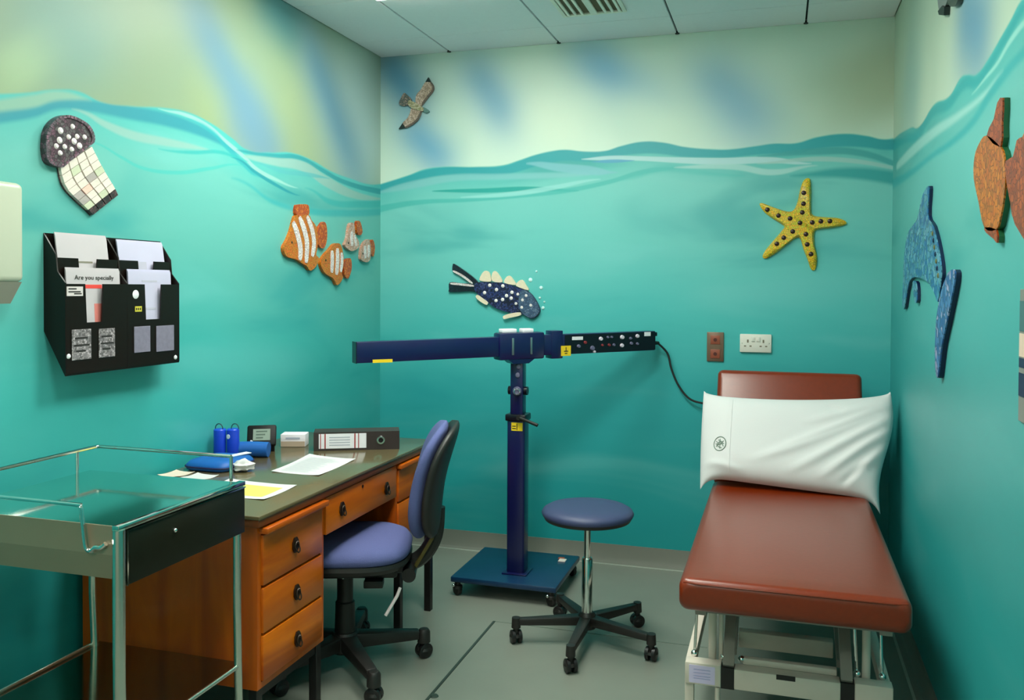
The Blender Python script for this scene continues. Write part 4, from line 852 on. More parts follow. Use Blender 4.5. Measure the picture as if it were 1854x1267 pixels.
for (s0, s1) in ((0.075,0.085),(0.125,0.14),(0.47,0.485),(0.515,0.525)): f.obox(pL+e1*Lb*(s0+s1)/2+up*hB*0.52-e2*0.0026, e1*Lb*(s1-s0)/2, e2*0.0004, up*hB*0.40)
f.build('label_stripe', M('red_stripe', C(150,44,40), rough=0.5), lb, o)
f = B()
for k in range(4): f.obox(pL+e1*Lb*0.30+up*hB*(0.30+0.14*k)-e2*0.0026, e1*Lb*0.12, e2*0.0003, up*0.0018)
f.build('label_print', mat_ink, lb, o)
f = B(); cpt = pL+e1*Lb*0.78+up*hB*0.52-e2*0.002
f.lathe([(0.010, 0.0), (0.0165, 0.0), (0.0175, 0.002), (0.0165, 0.0035), (0.010, 0.0035), (0.010, 0.0)], cpt, 24, axis=-e2)
f.build('finger_ring', mat_chrome, t, o)
B().lathe([(0, 0.0006), (0.010, 0.0006), (0.010, 0.0), (0, 0)], cpt, 20, axis=-e2).build('finger_hole', M('hole_black', C(8,8,8), rough=0.9), t, o)

# ------------------------------------------------------------------ stainless trolley
mat_steel = M('polished_steel', (0.66,0.72,0.66,1), rough=0.07, metal=1.0, var=0.03, scale=6)
mat_steel2 = M('satin_steel', C(150,146,112), rough=0.32, metal=0.35, var=0.12, scale=5)
mat_drawer_refl = M('drawer_dark_reflection', C(26,32,20), rough=0.3, var=0.2, scale=12, coat=0.0, spec=0.2)  # steel front coloured with the dark room it would mirror
TX0, TX1, TY0, TY1, TZ = -2.005, -1.465, 1.655, 2.150, 0.865
o = ((TX0+TX1)/2, (TY0+TY1)/2, 0)
t = thing('steel_trolley', 'stainless steel instrument trolley with gallery rail in front of the desk', 'trolley', o)
f = B(); f.box(TX0, TX1, TY0, TY1, TZ-0.004, TZ); f.build('tray', mat_steel, t, o)
f = B(); f.box(TX0, TX1-0.012, TY0-0.004, TY0, TZ-0.064, TZ+0.004); f.build('upper_apron', mat_steel2, t, o)
f = B(); f.prism([(TX0, TY0-0.004, TZ-0.064), (TX1-0.012, TY0-0.004, TZ-0.064), (TX1-0.012, TY0+0.010, TZ-0.125), (TX0, TY0+0.010, TZ-0.125)], (0, 0.004, 0)); f.build('lower_apron', mat_steel2, t, o)
f = B(); f.box(TX0-0.0, TX0+0.004, TY0, TY1, TZ-0.12, TZ-0.004); f.build('end_apron', mat_steel2, t, o)
f = B(); f.box(TX0+0.004, TX1-0.02, TY1-0.004, TY1, TZ-0.12, TZ-0.004); f.build('rear_apron', mat_steel2, t, o)
dr = B().box(TX1-0.010, TX1+0.006, TY0+0.022, TY1+0.0, TZ-0.142, TZ-0.010, 0.002).build('drawer_front', mat_drawer_refl, t, o)
B().box(TX1-0.32, TX1-0.011, TY0+0.03, TY1-0.02, TZ-0.13, TZ-0.02).build('drawer_box', mat_steel2, dr, o)
f = B(); f.box(TX1+0.0062, TX1+0.0085, TY0+0.022, TY0+0.026, TZ-0.142, TZ-0.010); f.box(TX1+0.0062, TX1+0.0085, TY0+0.026, TY1, TZ-0.014, TZ-0.010)
f.build('drawer_edge', mat_steel, dr, o)
B().ball((TX1+0.009, TY0+0.19, TZ-0.055), 0.006).build('drawer_knob', mat_chrome, dr, o)
f = B(); f.box(TX1-0.014, TX1+0.007, TY0-0.004, TY1+0.002, TZ-0.008, TZ+0.005, 0.002); f.build('tray_edge', mat_steel, t, o)
# legs
mat_tube = M('trolley_leg_tube', (0.70,0.74,0.66,1), rough=0.22, metal=1.0, var=0.04)
for x, y, r in ((TX1-0.002, TY0+0.006, 0.0145), (TX1-0.012, TY1-0.012, 0.0115), (TX0+0.02, TY1-0.012, 0.0115), (TX0+0.02, TY0+0.012, 0.0145)):
    sx_ = 0.012 if x > -1.6 else 0.03
    B().tube([(x, y, TZ-0.006), (x, y, 0.5), (x+sx_*0.6, y, 0.09)], r, 14).build('leg', mat_tube, t, o)
    q = (x+sx_*0.6, y); h = B().lathe([(0, 0.095), (0.016, 0.095), (0.016, 0.07), (0.026, 0.06), (0, 0.055)], (q[0], q[1], 0), 14).build('caster', mat_grey_metal, t, o)
    B().lathe([(0, -0.011), (0.028, -0.011), (0.032, -0.007), (0.032, 0.007), (0.028, 0.011), (0, 0.011)], (q[0]+0.012, q[1], 0.032), 20, axis=(0.3, 1, 0)).build('wheel', mat_blackrub, h, o)
# lower shelf and rails
SZ = 0.335
B().box(TX0+0.012, TX1-0.02, TY0+0.02, TY1+0.02, SZ-0.004, SZ, 0.0015, 1).build('lower_shelf', M('shelf_steel', (0.34,0.33,0.26,1), rough=0.10, metal=1.0), t, o)
for p0, p1 in (((TX1-0.005, TY0, SZ+0.004), (TX1-0.008, TY1-0.012, SZ+0.004)), ((TX0+0.02, TY0, SZ+0.004), (TX0+0.02, TY1, SZ+0.004))):
    B().cyl(p0, p1, 0.0065, seg=12).build('shelf_rail', mat_tube, t, o)
# gallery rail on three sides, with posts
RZ = TZ+0.068
B().tube([(TX0+0.004, TY0+0.05, RZ), (TX0+0.004, TY1+0.018, RZ), (TX0+0.012, TY1+0.026, RZ), (TX1-0.055, TY1+0.022, RZ)], 0.0050, 10).build('gallery_rail', mat_chrome, t, o)
for x, y in ((TX0+0.004, TY1-0.055), (TX1-0.055, TY1+0.022), (TX0+0.004, TY0+0.10)):
    B().cyl((x, y, TZ-0.004), (x, y, RZ), 0.0050, seg=12).build('rail_post', mat_chrome, t, o)
# drop rail on the near side, hooked on the apron
b = B(); b.tube([(TX0, TY0-0.012, TZ+0.050), (-1.60, TY0-0.014, TZ+0.050), (-1.562, TY0-0.014, TZ+0.048), (-1.555, TY0-0.014, TZ+0.030), (-1.546, TY0-0.014, TZ-0.040), (-1.538, TY0-0.012, TZ-0.056), (-1.522, TY0-0.010, TZ-0.056)], 0.0048, 10, smooth=4)
b.build('drop_rail', mat_chrome, t, o)
b = B(); b.tube([(-1.530, TY0-0.012, TZ-0.056), (-1.515, TY0-0.014, TZ-0.046), (-1.502, TY0-0.012, TZ-0.046), (-1.490, TY0-0.010, TZ-0.036)], 0.006, 10, smooth=3)
b.build('wing_screw', mat_chrome, t, o)

# ------------------------------------------------------------------ T-shaped instrument on a wheeled stand
mat_navy = M('navy_enamel', C(14,20,66), rough=0.28, var=0.08, coat=0.3)
mat_navy2 = M('navy_enamel_plate', C(12,52,80), rough=0.32, var=0.08, coat=0.2)
mat_black = M('black_panel', C(10,10,22), rough=0.3)
mat_yel = M('yellow_sticker', C(228,204,30), rough=0.5)
NX, NY = -1.165, 3.895
o = (NX, NY, 0)
t = thing('beam_instrument', 'navy blue T-shaped instrument, long horizontal beam on a wheeled column stand', 'instrument', o)
b = B(); b.box(-1.440, -0.938, 3.735, 4.222, 0.066, 0.092, 0.006); b.build('base_plate', mat_navy2, t, o)
for x, y in ((-1.415, 3.765), (-0.965, 3.76), (-1.41, 4.19), (-0.97, 4.19)):
    h = B().lathe([(0, 0.066), (0.014, 0.066), (0.014, 0.05), (0.022, 0.045), (0.024, 0.034), (0, 0.034)], (x, y, 0), 16).build('caster', mat_blackpl, t, o)
    B().lathe([(0, -0.012), (0.020, -0.012), (0.024, -0.008), (0.024, 0.008), (0.020, 0.012), (0, 0.012)], (x, y, 0.024), 20, axis=(0.6, 1, 0)).build('wheel', mat_blackrub, h, o)
    B().ball((x-0.012, y-0.022, 0.05), 0.008, 2).build('brake_tab', mat_chrome, h, o)
B().box(-1.02, -0.985, 4.10, 4.14, 0.092, 0.096, 0.001, 1).build('base_sticker', M('white_tag2', C(224,226,200), rough=0.5), t, o)
B().box(-1.03, -1.0, 4.142, 4.165, 0.092, 0.0945, 0.001, 1).build('base_sticker', M('orange_tag', C(170,80,30), rough=0.5), t, o)
B().box(NX-0.0425, NX+0.0425, NY-0.04, NY+0.04, 0.092, 0.812, 0.010, 3).build('outer_column', mat_navy, t, o)
B().box(NX-0.06, NX+0.06, NY-0.058, NY+0.058, 0.092, 0.100, 0.003).build('column_flange', mat_navy, t, o)
B().box(NX-0.031, NX+0.031, NY-0.029, NY+0.029, 0.80, 1.10, 0.006, 2).build('inner_column', mat_navy, t, o)
B().box(NX-0.050, NX+0.050, NY-0.047, NY+0.047, 0.806, 0.838, 0.006).build('collar', mat_black, t, o)
B().tube([(NX+0.02, NY-0.055, 0.826), (NX+0.06, NY-0.075, 0.818), (NX+0.118, NY-0.085, 0.800)], [0.008, 0.007, 0.008], 10).build('clamp_lever', mat_blackrub, t, o)
B().cyl((NX+0.02, NY-0.040, 0.826), (NX+0.02, NY-0.064, 0.826), 0.011).build('lever_boss', mat_blackrub, t, o)
st = B().box(NX-0.020, NX+0.034, NY-0.0412, NY-0.0395, 0.762, 0.800).build('warning_sticker', mat_yel, t, o)
f = B(); f.box(NX+0.005, NX+0.009, NY-0.0416, NY-0.0410, 0.766, 0.796); f.box(NX-0.016, NX+0.002, NY-0.0416, NY-0.041, 0.770, 0.774); f.box(NX-0.016, NX+0.002, NY-0.0416, NY-0.041, 0.781, 0.785)
f.build('sticker_print', mat_black, st, o)
B().lathe([(0, 0.018), (0.018, 0.016), (0.022, 0.0), (0, 0)], (NX+0.004, NY-0.029, 0.945), 20, axis=(0.2,-1,0)).build('lock_knob', M('grey_knob', C(96,104,122), rough=0.3), t, o)
B().lathe([(0.010, 0.0), (0.015, 0.004), (0.012, 0.007), (0.010, 0.0)], (NX+0.008, NY-0.047, 0.945), 20, axis=(0.2,-1,0)).build('knob_ring', mat_chrome, t, o)
B().cyl((NX-0.046, NY, 0.945), (NX-0.028, NY, 0.945), 0.02).build('side_knob', mat_black, t, o)
B().cyl((NX+0.028, NY, 0.945), (NX+0.046, NY, 0.945), 0.02).build('side_knob', mat_black, t, o)
for zz, xx in ((1.02, 0.006), (1.06, 0.010)): B().lathe([(0, 0.008), (0.010, 0.006), (0.012, 0.0), (0, 0)], (NX+xx, NY-0.029, zz), 16, axis=(0.2,-1,0)).build('bolt_head', M('grey_knob', C(96,104,122)), t, o)
# beam: local axis e along the beam, n out of its front
e = Vector((1.13, 1.027, 0)).normalized(); n = Vector((e.y, -e.x, 0)); up = Vector((0,0,1))
BC = Vector((-1.165, 3.873, 0))
ZL, ZR = 1.146, 1.165       # the beam rises slightly to the right
def bz(s): return ZL + (ZR-ZL)*(s+0.77)/1.515
def bpt(s, z=None, out=0.03): return BC + e*s + n*out + up*(bz(s) if z is None else z)
def beam(s0, s1, h, th, name, mat, parent=t, bev=0.003, dz=0.0, n0=0.0):
    q0, q1 = BC+e*s0+up*(bz(s0)+dz)+n*n0, BC+e*s1+up*(bz(s1)+dz)+n*n0
    b = B(); d = (q1-q0)/2; b.obox((q0+q1)/2, d, n*th/2, up*h/2, bev)
    return b.build(name, mat, parent, o)
lb = beam(-0.770, -0.10, 0.090, 0.060, 'left_arm', mat_navy)
beam(-0.772, -0.768, 0.092, 0.062, 'end_cap', mat_black, lb, 0)
rb = beam(0.12, 0.748, 0.096, 0.060, 'right_arm', mat_navy)
beam(0.235, 0.748, 0.088, 0.003, 'control_panel', mat_black, rb, 0.0, 0.0, 0.031)
beam(-0.105, 0.125, 0.124, 0.076, 'centre_housing', mat_navy, t, 0.008)
f = B(); f.prism([bpt(-0.06, bz(0)-0.060, 0.034), bpt(0.075, bz(0)-0.060, 0.034), bpt(0.045, 1.075, 0.034), bpt(-0.035, 1.075, 0.034)], -n*0.068); f.build('neck', mat_navy, t, o)
for s_ in (-0.040, 0.054): beam(s_-0.005, s_+0.005, 0.078, 0.006, 'trim_bar', M('steel_trim', (0.38,0.42,0.44,1), rough=0.4, metal=1.0), t, 0.001, 0.0, 0.040)
beam(0.165, 0.225, 0.132, 0.066, 'side_clamp', mat_navy, t, 0.004)
for s0, s1 in ((-0.085, -0.012), (0.02, 0.075)):
    q = BC+e*(s0+s1)/2+up*(bz(0)+0.062+0.009)
    B().obox(q, e*(s1-s0)/2, n*0.022, up*0.009, 0.003).build('top_block', M('white_label', C(240,240,232)), t, o)
def label_plate(s, z, w, h, mat, name, parent, out=0.0335, th=0.001):
    return B().obox(BC+e*s+n*out+up*z, e*w/2, n*th, up*h/2).build(name, mat, parent, o)
ys_ = label_plate(0.240, 1.128, 0.052, 0.048, mat_yel, 'warning_label', rb, 0.0345)
f = B(); q = BC+e*0.240+n*0.0356+up*1.126
f.obox(q, e*0.011, n*0.0003, up*0.0022); f.obox(q+up*0.010, e*0.002, n*0.0003, up*0.009); f.obox(q-up*0.010, e*0.007, n*0.0003, up*0.0022)
f.build('label_print', mat_black, ys_, o)
label_plate(-0.655, 1.108, 0.088, 0.014, mat_yel, 'warning_label', lb, 0.0305)
label_plate(0.303, 1.186, 0.058, 0.016, M('white_label', C(240,240,232)), 'maker_plate', rb)
label_plate(0.700, 1.199, 0.036, 0.020, M('white_label', C(240,240,232)), 'socket_plate', rb)
mk = M('pale_knob', C(200,208,206), rough=0.35); mkg = M('grey_knob', C(96,104,122)); mkr = M('red_knob', C(120,50,50), rough=0.4)
for s_, z, r, m_ in ((0.431,1.181,0.010,mk),(0.552,1.186,0.011,mk),(0.640,1.190,0.010,mk),(0.551,1.146,0.010,mk),(0.309,1.148,0.009,mkg),(0.385,1.137,0.012,mkg),(0.478,1.150,0.007,mkr),(0.505,1.150,0.007,mkg),
                     (0.470,1.188,0.006,mkg),(0.492,1.188,0.006,mkg),(0.605,1.155,0.008,mkg),(0.640,1.152,0.007,mkg),(0.345,1.165,0.008,mkr),(0.600,1.180,0.007,mkg),(0.395,1.120,0.007,mk),(0.440,1.150,0.006,mkr)):
    B().lathe([(0, 0.010), (r*0.8, 0.009), (r, 0.0), (0, 0)], BC+e*s_+n*0.0325+up*z, 14, axis=n).build('control_knob', m_, rb, o)
B().obox(BC+e*0.760+up*1.196, e*0.014, n*0.012, up*0.010, 0.003).build('key_switch', mat_black, rb, o)
B().tube([bpt(0.745, 1.152, 0.0), bpt(0.790, 1.150, 0.0)], [0.013, 0.008], 12).build('cable_gland', mat_blackrub, rb, o)
end = bpt(0.785, 1.150, 0.0)
path = [tuple(end)] + [(x, 4.425, z) for x, y, z in D_cable[1:]] + [(-0.20, 4.40, 0.80), (-0.15, 4.40, 0.6)]
B().tube(path, 0.0052, 10, smooth=6).build('mains_cable', mat_blackrub, t, o)

# ------------------------------------------------------------------ wall helpers for plaques
def WL(u, z, d): return (XL+d, u, z)
def WB(u, z, d): return (u, YB-d, z)
def WR(u, z, d): return (XR-d, u, z)
NRM = {WL: Vector((1,0,0)), WB: Vector((0,-1,0)), WR: Vector((-1,0,0))}
def cat2(pts, n=4):
    return [(p.x, p.y) for p in catmull([Vector((a, b, 0)) for a, b in pts], n, True)]
def plate(w, pts, d0, d1, name, mat, parent, o, bev=0.002, smooth=3):
    P = cat2(pts, smooth) if smooth else pts
    b = B(); b.prism([w(u, z, d1) for u, z in P], -NRM[w]*(d1-d0), 0.0)
    if bev:
        pass
    return b.build(name, mat, parent, o, angle=40)
def ribbon(w, pts, hw, d0, d1, name, mat, parent, o, taper=True):
    Q = catmull([Vector((a, b, 0)) for a, b in pts], 6); n_ = len(Q); Lf, Rt = [], []
    for i, p in enumerate(Q):
        d = (Q[min(i+1, n_-1)] - Q[max(0, i-1)]).normalized(); s = Vector((-d.y, d.x, 0))
        k = hw*(1-0.5*abs(2*i/(n_-1)-1)**4) if taper else hw
        Lf.append(p+s*k); Rt.append(p-s*k)
    return B().prism([w(p.x, p.y, d1) for p in Lf + Rt[::-1]], -NRM[w]*(d1-d0)).build(name, mat, parent, o)
def stud(w, u, z, r, d, name, mat, parent, o, h=0.004, sq=1.0):
    return B().lathe([(0, h), (r*0.6, h*0.9), (r, h*0.2), (r, 0), (0, 0)], w(u, z, d), 14, axis=NRM[w]).build(name, mat, parent, o)
def centre(pts): return (sum(p[0] for p in pts)/len(pts), sum(p[1] for p in pts)/len(pts))
G_ = 0.003   # plaques stand a little off the wall

# jellyfish
c = centre(D_jcap); o = WL(c[0], c[1], 0.0)
t = thing('jellyfish_plaque', 'mosaic jellyfish plaque with dark spotted cap and cream tentacles above the leaflet rack', 'wall plaque', o)
mcap = mosaic('jelly_cap', [C(74,64,66), C(96,74,82), C(52,52,50), C(86,90,84)], 90)
plate(WL, D_jcap, 0.0005, 0.020, 'cap', mcap, t, o)
mrim = mosaic('jelly_rim', [C(110,100,104), C(132,104,112), C(82,84,82)], 120)
P = cat2(D_jcap, 2); 
for i in range(0, len(P), 1):
    q, r_ = Vector((P[i][0], P[i][1], 0)), Vector((P[(i+1)%len(P)][0], P[(i+1)%len(P)][1], 0))
    cc = Vector((c[0], c[1], 0)); q1, r1 = q.lerp(cc, 0.12), r_.lerp(cc, 0.12); a_, b_ = q.lerp(r_, 0.06), q.lerp(r_, 0.94); c_, d_ = q1.lerp(r1, 0.94), q1.lerp(r1, 0.06)
    B().prism([WL(v.x, v.y, 0.024) for v in (a_, b_, c_, d_)], -NRM[WL]*0.0038).build('rim_tile', mrim, t, o)
mst = M('cream_glaze', C(226,232,214), rough=0.25, var=0.08, scale=200)
for i, (u, z) in enumerate(D_jdots): stud(WL, u, z, 0.0085 if i % 3 else 0.0105, 0.020, 'white_stud', mst, t, o, 0.006)
# tentacles: four strips of tiles
def poly_at(P, f):
    ds = [math.hypot(P[i+1][0]-P[i][0], P[i+1][1]-P[i][1]) for i in range(len(P)-1)]; s = f*sum(ds); k = 0
    while k < len(ds)-1 and s > ds[k]: s -= ds[k]; k += 1
    a = min(1.0, s/ds[k])
    return Vector((P[k][0]*(1-a)+P[k+1][0]*a, P[k][1]*(1-a)+P[k+1][1]*a, 0))
mt = [M('tentacle_cream', C(206,216,190), rough=0.3, var=0.1, scale=150), M('tentacle_green', C(184,206,166), rough=0.3, var=0.1, scale=150), M('tentacle_peach', C(214,196,168), rough=0.3, var=0.1, scale=150), M('tentacle_grey', C(160,166,150), rough=0.3, var=0.1, scale=150)]
mtip = mosaic('tentacle_tip', [C(70,64,60), C(96,80,76), C(40,46,44)], 120)
Pl, Pr = [Vector((p[0], p[1], 0)) for p in D_jl], [Vector((p[0], p[1], 0)) for p in D_jr]
Pl2 = [(p.x, p.y) for p in catmull(Pl, 6)]; Pr2 = [(p.x, p.y) for p in catmull(Pr, 6)]
rd = random.Random(4); NS = 4
for s_ in range(NS):
    off = (0.05, 0.0, -0.02, 0.02)[s_]
    for k in range(8):
        f0, f1 = k/8, (k+0.93)/8
        def pt(sx, f): 
            f = max(0, min(1, f)); return poly_at(Pl2, f).lerp(poly_at(Pr2, f), sx)
        a0, a1 = (s_+0.06)/NS, (s_+0.94)/NS
        q = [pt(a0, f0), pt(a1, f0), pt(a1, f1), pt(a0, f1)]
        m_ = mtip if k == 7 else mt[rd.choice((0,0,0,1,1,2,3))]
        B().prism([WL(v.x, v.y, 0.015+0.002*rd.random()) for v in q], -NRM[WL]*0.012).build('tip_tile' if k == 7 else 'tentacle_tile', m_, t, o)
B().prism([WL(p[0], p[1], 0.0045) for p in Pl2] + [WL(p[0], p[1], 0.0045) for p in Pr2[::-1]], -NRM[WL]*0.004).build('backing', mtip, t, o)

# clown fish
mor = mosaic('clown_orange', [C(190,118,12), C(196,104,16), C(182,122,26)], 110)
mored = mosaic('clown_red', [C(184,86,12), C(158,62,18), C(196,116,24)], 110)
mwh = mosaic('clown_white', [C(226,226,208), C(206,204,190), C(236,236,220)], 140)
mdkl = mosaic('clown_mauve', [C(140,116,112), C(112,96,84), C(150,130,120)], 140)
def clown(d, label, grp='clown fish plaques', mbody=mor, mmid=None):
    c = centre(d['body']); o = WL(c[0], c[1], 0.0)
    t = thing('clownfish_plaque', label, 'wall plaque', o, group=grp)
    plate(WL, d['body'], 0.0005, 0.017, 'body', mbody, t, o)
    for f in d['fins']: plate(WL, f, 0.0005, 0.015, 'fin', mored, t, o)
    for bnd, w_ in zip(d['bands'], d['bw']): ribbon(WL, bnd, w_*1.55, 0.0171, 0.0195, 'stripe', mwh, t, o)
    stud(WL, d['eye'][0], d['eye'][1], 0.006, 0.0171, 'eye', M('eye_black', C(30,34,18), rough=0.3), t, o, 0.003)
    return t
clown(D_c1, 'largest orange clown fish plaque with three white stripes, nearest the leaflet rack')
clown(D_c2, 'second largest clown fish plaque, below and right of the big striped one')
clown(D_c3, 'small clown fish plaque, upper one of the two tiny fish by the corner', mbody=mosaic('clown_pale', [C(196,176,150), C(170,150,120), C(190,140,100)], 140))
clown(D_c4, 'tiniest clown fish plaque, the one closest to the corner', mbody=mosaic('clown_pale', [C(196,176,150)], 140))

# seagull
d = D_gull; c = centre(d['body']); o = WB(c[0], c[1], 0.0)
t = thing('seagull_plaque', 'seagull plaque with black wing tips flying near the ceiling', 'wall plaque', o)
mg1 = mosaic('gull_wing', [C(178,172,140), C(150,140,112), C(190,188,160)], 130); mg2 = M('gull_black', C(16,34,30), rough=0.4); mg3 = mosaic('gull_tail', [C(96,110,96), C(140,136,116), C(80,96,84)], 130)
plate(WB, d['w1'], 0.0005, 0.016, 'wing', mg1, t, o); plate(WB, d['w2'], 0.0005, 0.016, 'wing', mg1, t, o)
plate(WB, d['t1'], 0.0005, 0.0165, 'wing_tip', mg2, t, o, smooth=0); plate(WB, d['t2'], 0.0005, 0.0165, 'wing_tip', mg2, t, o, smooth=0)
plate(WB, d['tail'], 0.0005, 0.014, 'tail', mg3, t, o); plate(WB, d['body'], 0.0005, 0.021, 'body', mosaic('gull_body', [C(168,178,130), C(140,150,100), C(180,190,150)], 130), t, o); plate(WB, d['head'], 0.0005, 0.018, 'head', M('gull_head', C(84,130,116), rough=0.4), t, o)
# dark feathering along the leading edges
for pts, w_ in ((d['w1'][0:5], 0.006), (d['w2'][1:6], 0.006)): ribbon(WB, pts, w_, 0.0161, 0.0178, 'feather_edge', mosaic('gull_edge', [C(108,100,84), C(88,92,76)], 150), t, o)

# spotted blue fish
d = D_bf; c = centre(d['body']); o = WB(c[0], c[1], 0.0)
t = thing('blue_fish_plaque', 'navy spotted fish plaque with cream fins above the instrument beam', 'wall plaque', o)
mb1 = mosaic('fish_navy', [C(24,32,72), C(40,58,108), C(16,20,40), C(60,74,112)], 110)
plate(WB, d['body'], 0.0005, 0.020, 'body', mb1, t, o)
plate(WB, d['head'], 0.0202, 0.024, 'head', mosaic('fish_head', [C(70,104,124), C(96,124,136), C(54,82,104)], 120), t, o)
for q in d['tails']: plate(WB, q, 0.0005, 0.015, 'tail_lobe', mosaic('fish_tail', [C(10,22,34), C(18,40,50)], 110), t, o)
mcr = M('fin_cream', C(214,220,178), rough=0.35, var=0.12, scale=90)
for q in d['tstr']: ribbon(WB, q, 0.006, 0.0152, 0.018, 'tail_stripe', mwh, t, o)
for q in d['dors']: plate(WB, q, 0.0005, 0.013, 'dorsal_fin', mcr, t, o)
for q in d['vent']: ribbon(WB, q, 0.011, 0.0205, 0.024, 'ventral_fin', mcr, t, o)
for k, (u, z) in enumerate(d['dots']): stud(WB, u, z, 0.0095 if k < 9 else 0.008, 0.0242 if k >= 9 else 0.0202, 'white_stud', mst, t, o, 0.004)
bl = ['largest of the white bubble beads off the fish nose', 'bubble bead furthest right in the upper part of the bubble trail', 'middle bubble bead beside the fish forehead', 'tiny rightmost bubble bead beside the fish mouth', 'lowest bubble bead beside the fish mouth', 'faintest topmost bubble bead above the fish']
for k, (u, z) in enumerate(d['bub']):
    r = (0.011, 0.010, 0.007, 0.006, 0.009, 0.006)[k]; oo = WB(u, z, 0.0)
    b = B().lathe([(0, 0.007), (r*0.6, 0.006), (r, 0.002), (r, 0.0003), (0, 0.0003)], oo, 14, axis=NRM[WB])
    tag(b.build('bubble_bead', M('bubble_glaze', C(190,246,226), rough=0.2), None, oo), bl[k], 'bead', 'bubble beads by the fish')

# starfish
c = centre(D_star); o = WB(c[0], c[1], 0.0)
t = thing('starfish_plaque', 'yellow starfish plaque with dark dots on the far wall', 'wall plaque', o)
mstar = mosaic('star_yellow', [C(222,200,40), C(206,190,60), C(228,180,36), C(190,200,48)], 110)
b = B(); P = cat2(D_star, 3)
outer = [WB(u, z, 0.010) for u, z in P]; cc = Vector((D_sdots[6][0], D_sdots[6][1], 0))
# domed: outline at wall, ridge raised towards the centre line
inner = []
for (u, z) in P:
    q = Vector((u, z, 0)).lerp(cc, 0.16); inner.append(WB(q.x, q.y, 0.024))
b.grid([[WB(u, z, 0.0005) for u, z in P], outer, inner], closed_u=True)
b.bm.faces.new([b.bm.verts.new(p) for p in inner]); bmesh.ops.remove_doubles(b.bm, verts=b.bm.verts, dist=1e-5)
b.build('star_body', mstar, t, o, angle=50)
for (u, z) in D_sdots: stud(WB, u, z, 0.0115, 0.0235, 'dark_dot', M('dot_maroon', C(44,20,14), rough=0.3), t, o, 0.005)

# dolphin
d = D_dol; c = centre(d['body']); o = WR(c[0], c[1], 0.0)
t = thing('dolphin_plaque', 'blue mosaic dolphin plaque on the right wall', 'wall plaque', o)
md = mosaic('dolphin_blue', [C(66,142,170), C(36,104,150), C(104,170,180), C(76,150,150)], 45); mde = M('dolphin_edge', C(8,26,60), rough=0.4)
def edged(w, pts, d0, d1, name, mat, t, o):
    plate(w, pts, 0.0005, d0, name + '_backing', mde, t, o); plate(w, pts, d0+0.0001, d1, name, mat, t, o)
edged(WR, d['body'], 0.011, 0.014, 'body', md, t, o); edged(WR, d['flip'], 0.011, 0.014, 'flipper', md, t, o)
edged(WR, d['fluke'], 0.014, 0.018, 'fluke', mosaic('fluke_blue', [C(74,124,168), C(46,88,144), C(148,160,184)], 42), t, o)
bd = d['body']
for k in range(1, 8):
    u, z = bd[2][0]+(bd[7][0]-bd[2][0])*k/8, bd[2][1]+(bd[7][1]-bd[2][1])*k/8
    u, z = (bd[3][0]+(bd[6][0]-bd[3][0])*k/8)+0.02, (bd[3][1]+(bd[6][1]-bd[3][1])*k/8)
    stud(WR, u, z, 0.009, 0.0141, 'bead', M('olive_bead', C(96,104,50), rough=0.3) if k % 2 else mde, t, o, 0.004)

# orange fish
d = D_ora; c = centre(d['body']); o = WR(c[0], c[1], 0.0)
t = thing('orange_fish_plaque', 'orange fish plaque high on the right wall at the picture edge', 'wall plaque', o)
mo1 = mosaic('ofish_body', [C(186,108,10), C(174,92,12), C(160,98,16), C(192,120,20)], 60); mo2 = mosaic('ofish_fin', [C(154,66,18), C(136,56,20), C(168,82,24)], 70); moe = M('ofish_edge', C(26,92,50), rough=0.5)
for nm, m_ in (('body', mo1), ('fin', mo2), ('fin2', mo2), ('tail', mo2)):
    nn = {'fin2': 'lower_fin', 'fin': 'dorsal_fin'}.get(nm, nm)
    plate(WR, d[nm], 0.0005, 0.012, nn + '_backing', moe, t, o, smooth=3 if nm == 'body' else 2); plate(WR, d[nm], 0.0121, 0.016, nn, m_, t, o, smooth=3 if nm == 'body' else 2)
# dark plaque cut by the top edge
d = D_top; c = centre(d['a']); o = WR(c[0], c[1], 0.0)
t = thing('dark_plaque', 'dark grey plaque with a black lower tip at the top right edge', 'wall plaque', o)
plate(WR, d['a'], 0.0005, 0.014, 'left_piece', M('plaque_grey', C(110,130,118), rough=0.4, var=0.2, scale=120), t, o, smooth=2); plate(WR, d['t'], 0.0005, 0.018, 'black_tip', mg2, t, o, smooth=0)
plate(WR, d['b'], 0.0005, 0.016, 'right_piece', M('plaque_dark', C(52,70,56), rough=0.4, var=0.3, scale=120), t, o, smooth=2)

# ------------------------------------------------------------------ wall fittings
# white double socket and brown plate on the far wall
o = WB(-0.111, 1.158, 0.0)
t = thing('double_socket', 'white double mains socket on the far wall above the couch', 'socket', o)
mws = M('socket_white', C(206,222,196), rough=0.35, var=0.02)
b = B(); b.box(-0.186, -0.036, YB-0.014, YB-0.0005, 1.112, 1.202, 0.004); b.build('face_plate', mws, t, o)
for x in (-0.148, -0.074):
    f = B(); f.box(x-0.004, x+0.004, YB-0.0146, YB-0.0135, 1.160, 1.175); f.box(x-0.018, x-0.008, YB-0.0146, YB-0.0135, 1.140, 1.146); f.box(x+0.008, x+0.018, YB-0.0146, YB-0.0135, 1.140, 1.146)
    f.build('pin_slot', M('slot_brown', C(110,110,84), rough=0.6), t, o)
for x in (-0.124, -0.098): B().box(x-0.008, x+0.008, YB-0.0185, YB-0.0135, 1.166, 1.188, 0.0015).build('rocker_switch', mws, t, o)
for x in (-0.176, -0.046): B().cyl((x, YB-0.0145, 1.157), (x, YB-0.0135, 1.157), 0.003, seg=10).build('screw', mat_chrome, t, o)
o = WB(-0.306, 1.134, 0.0)
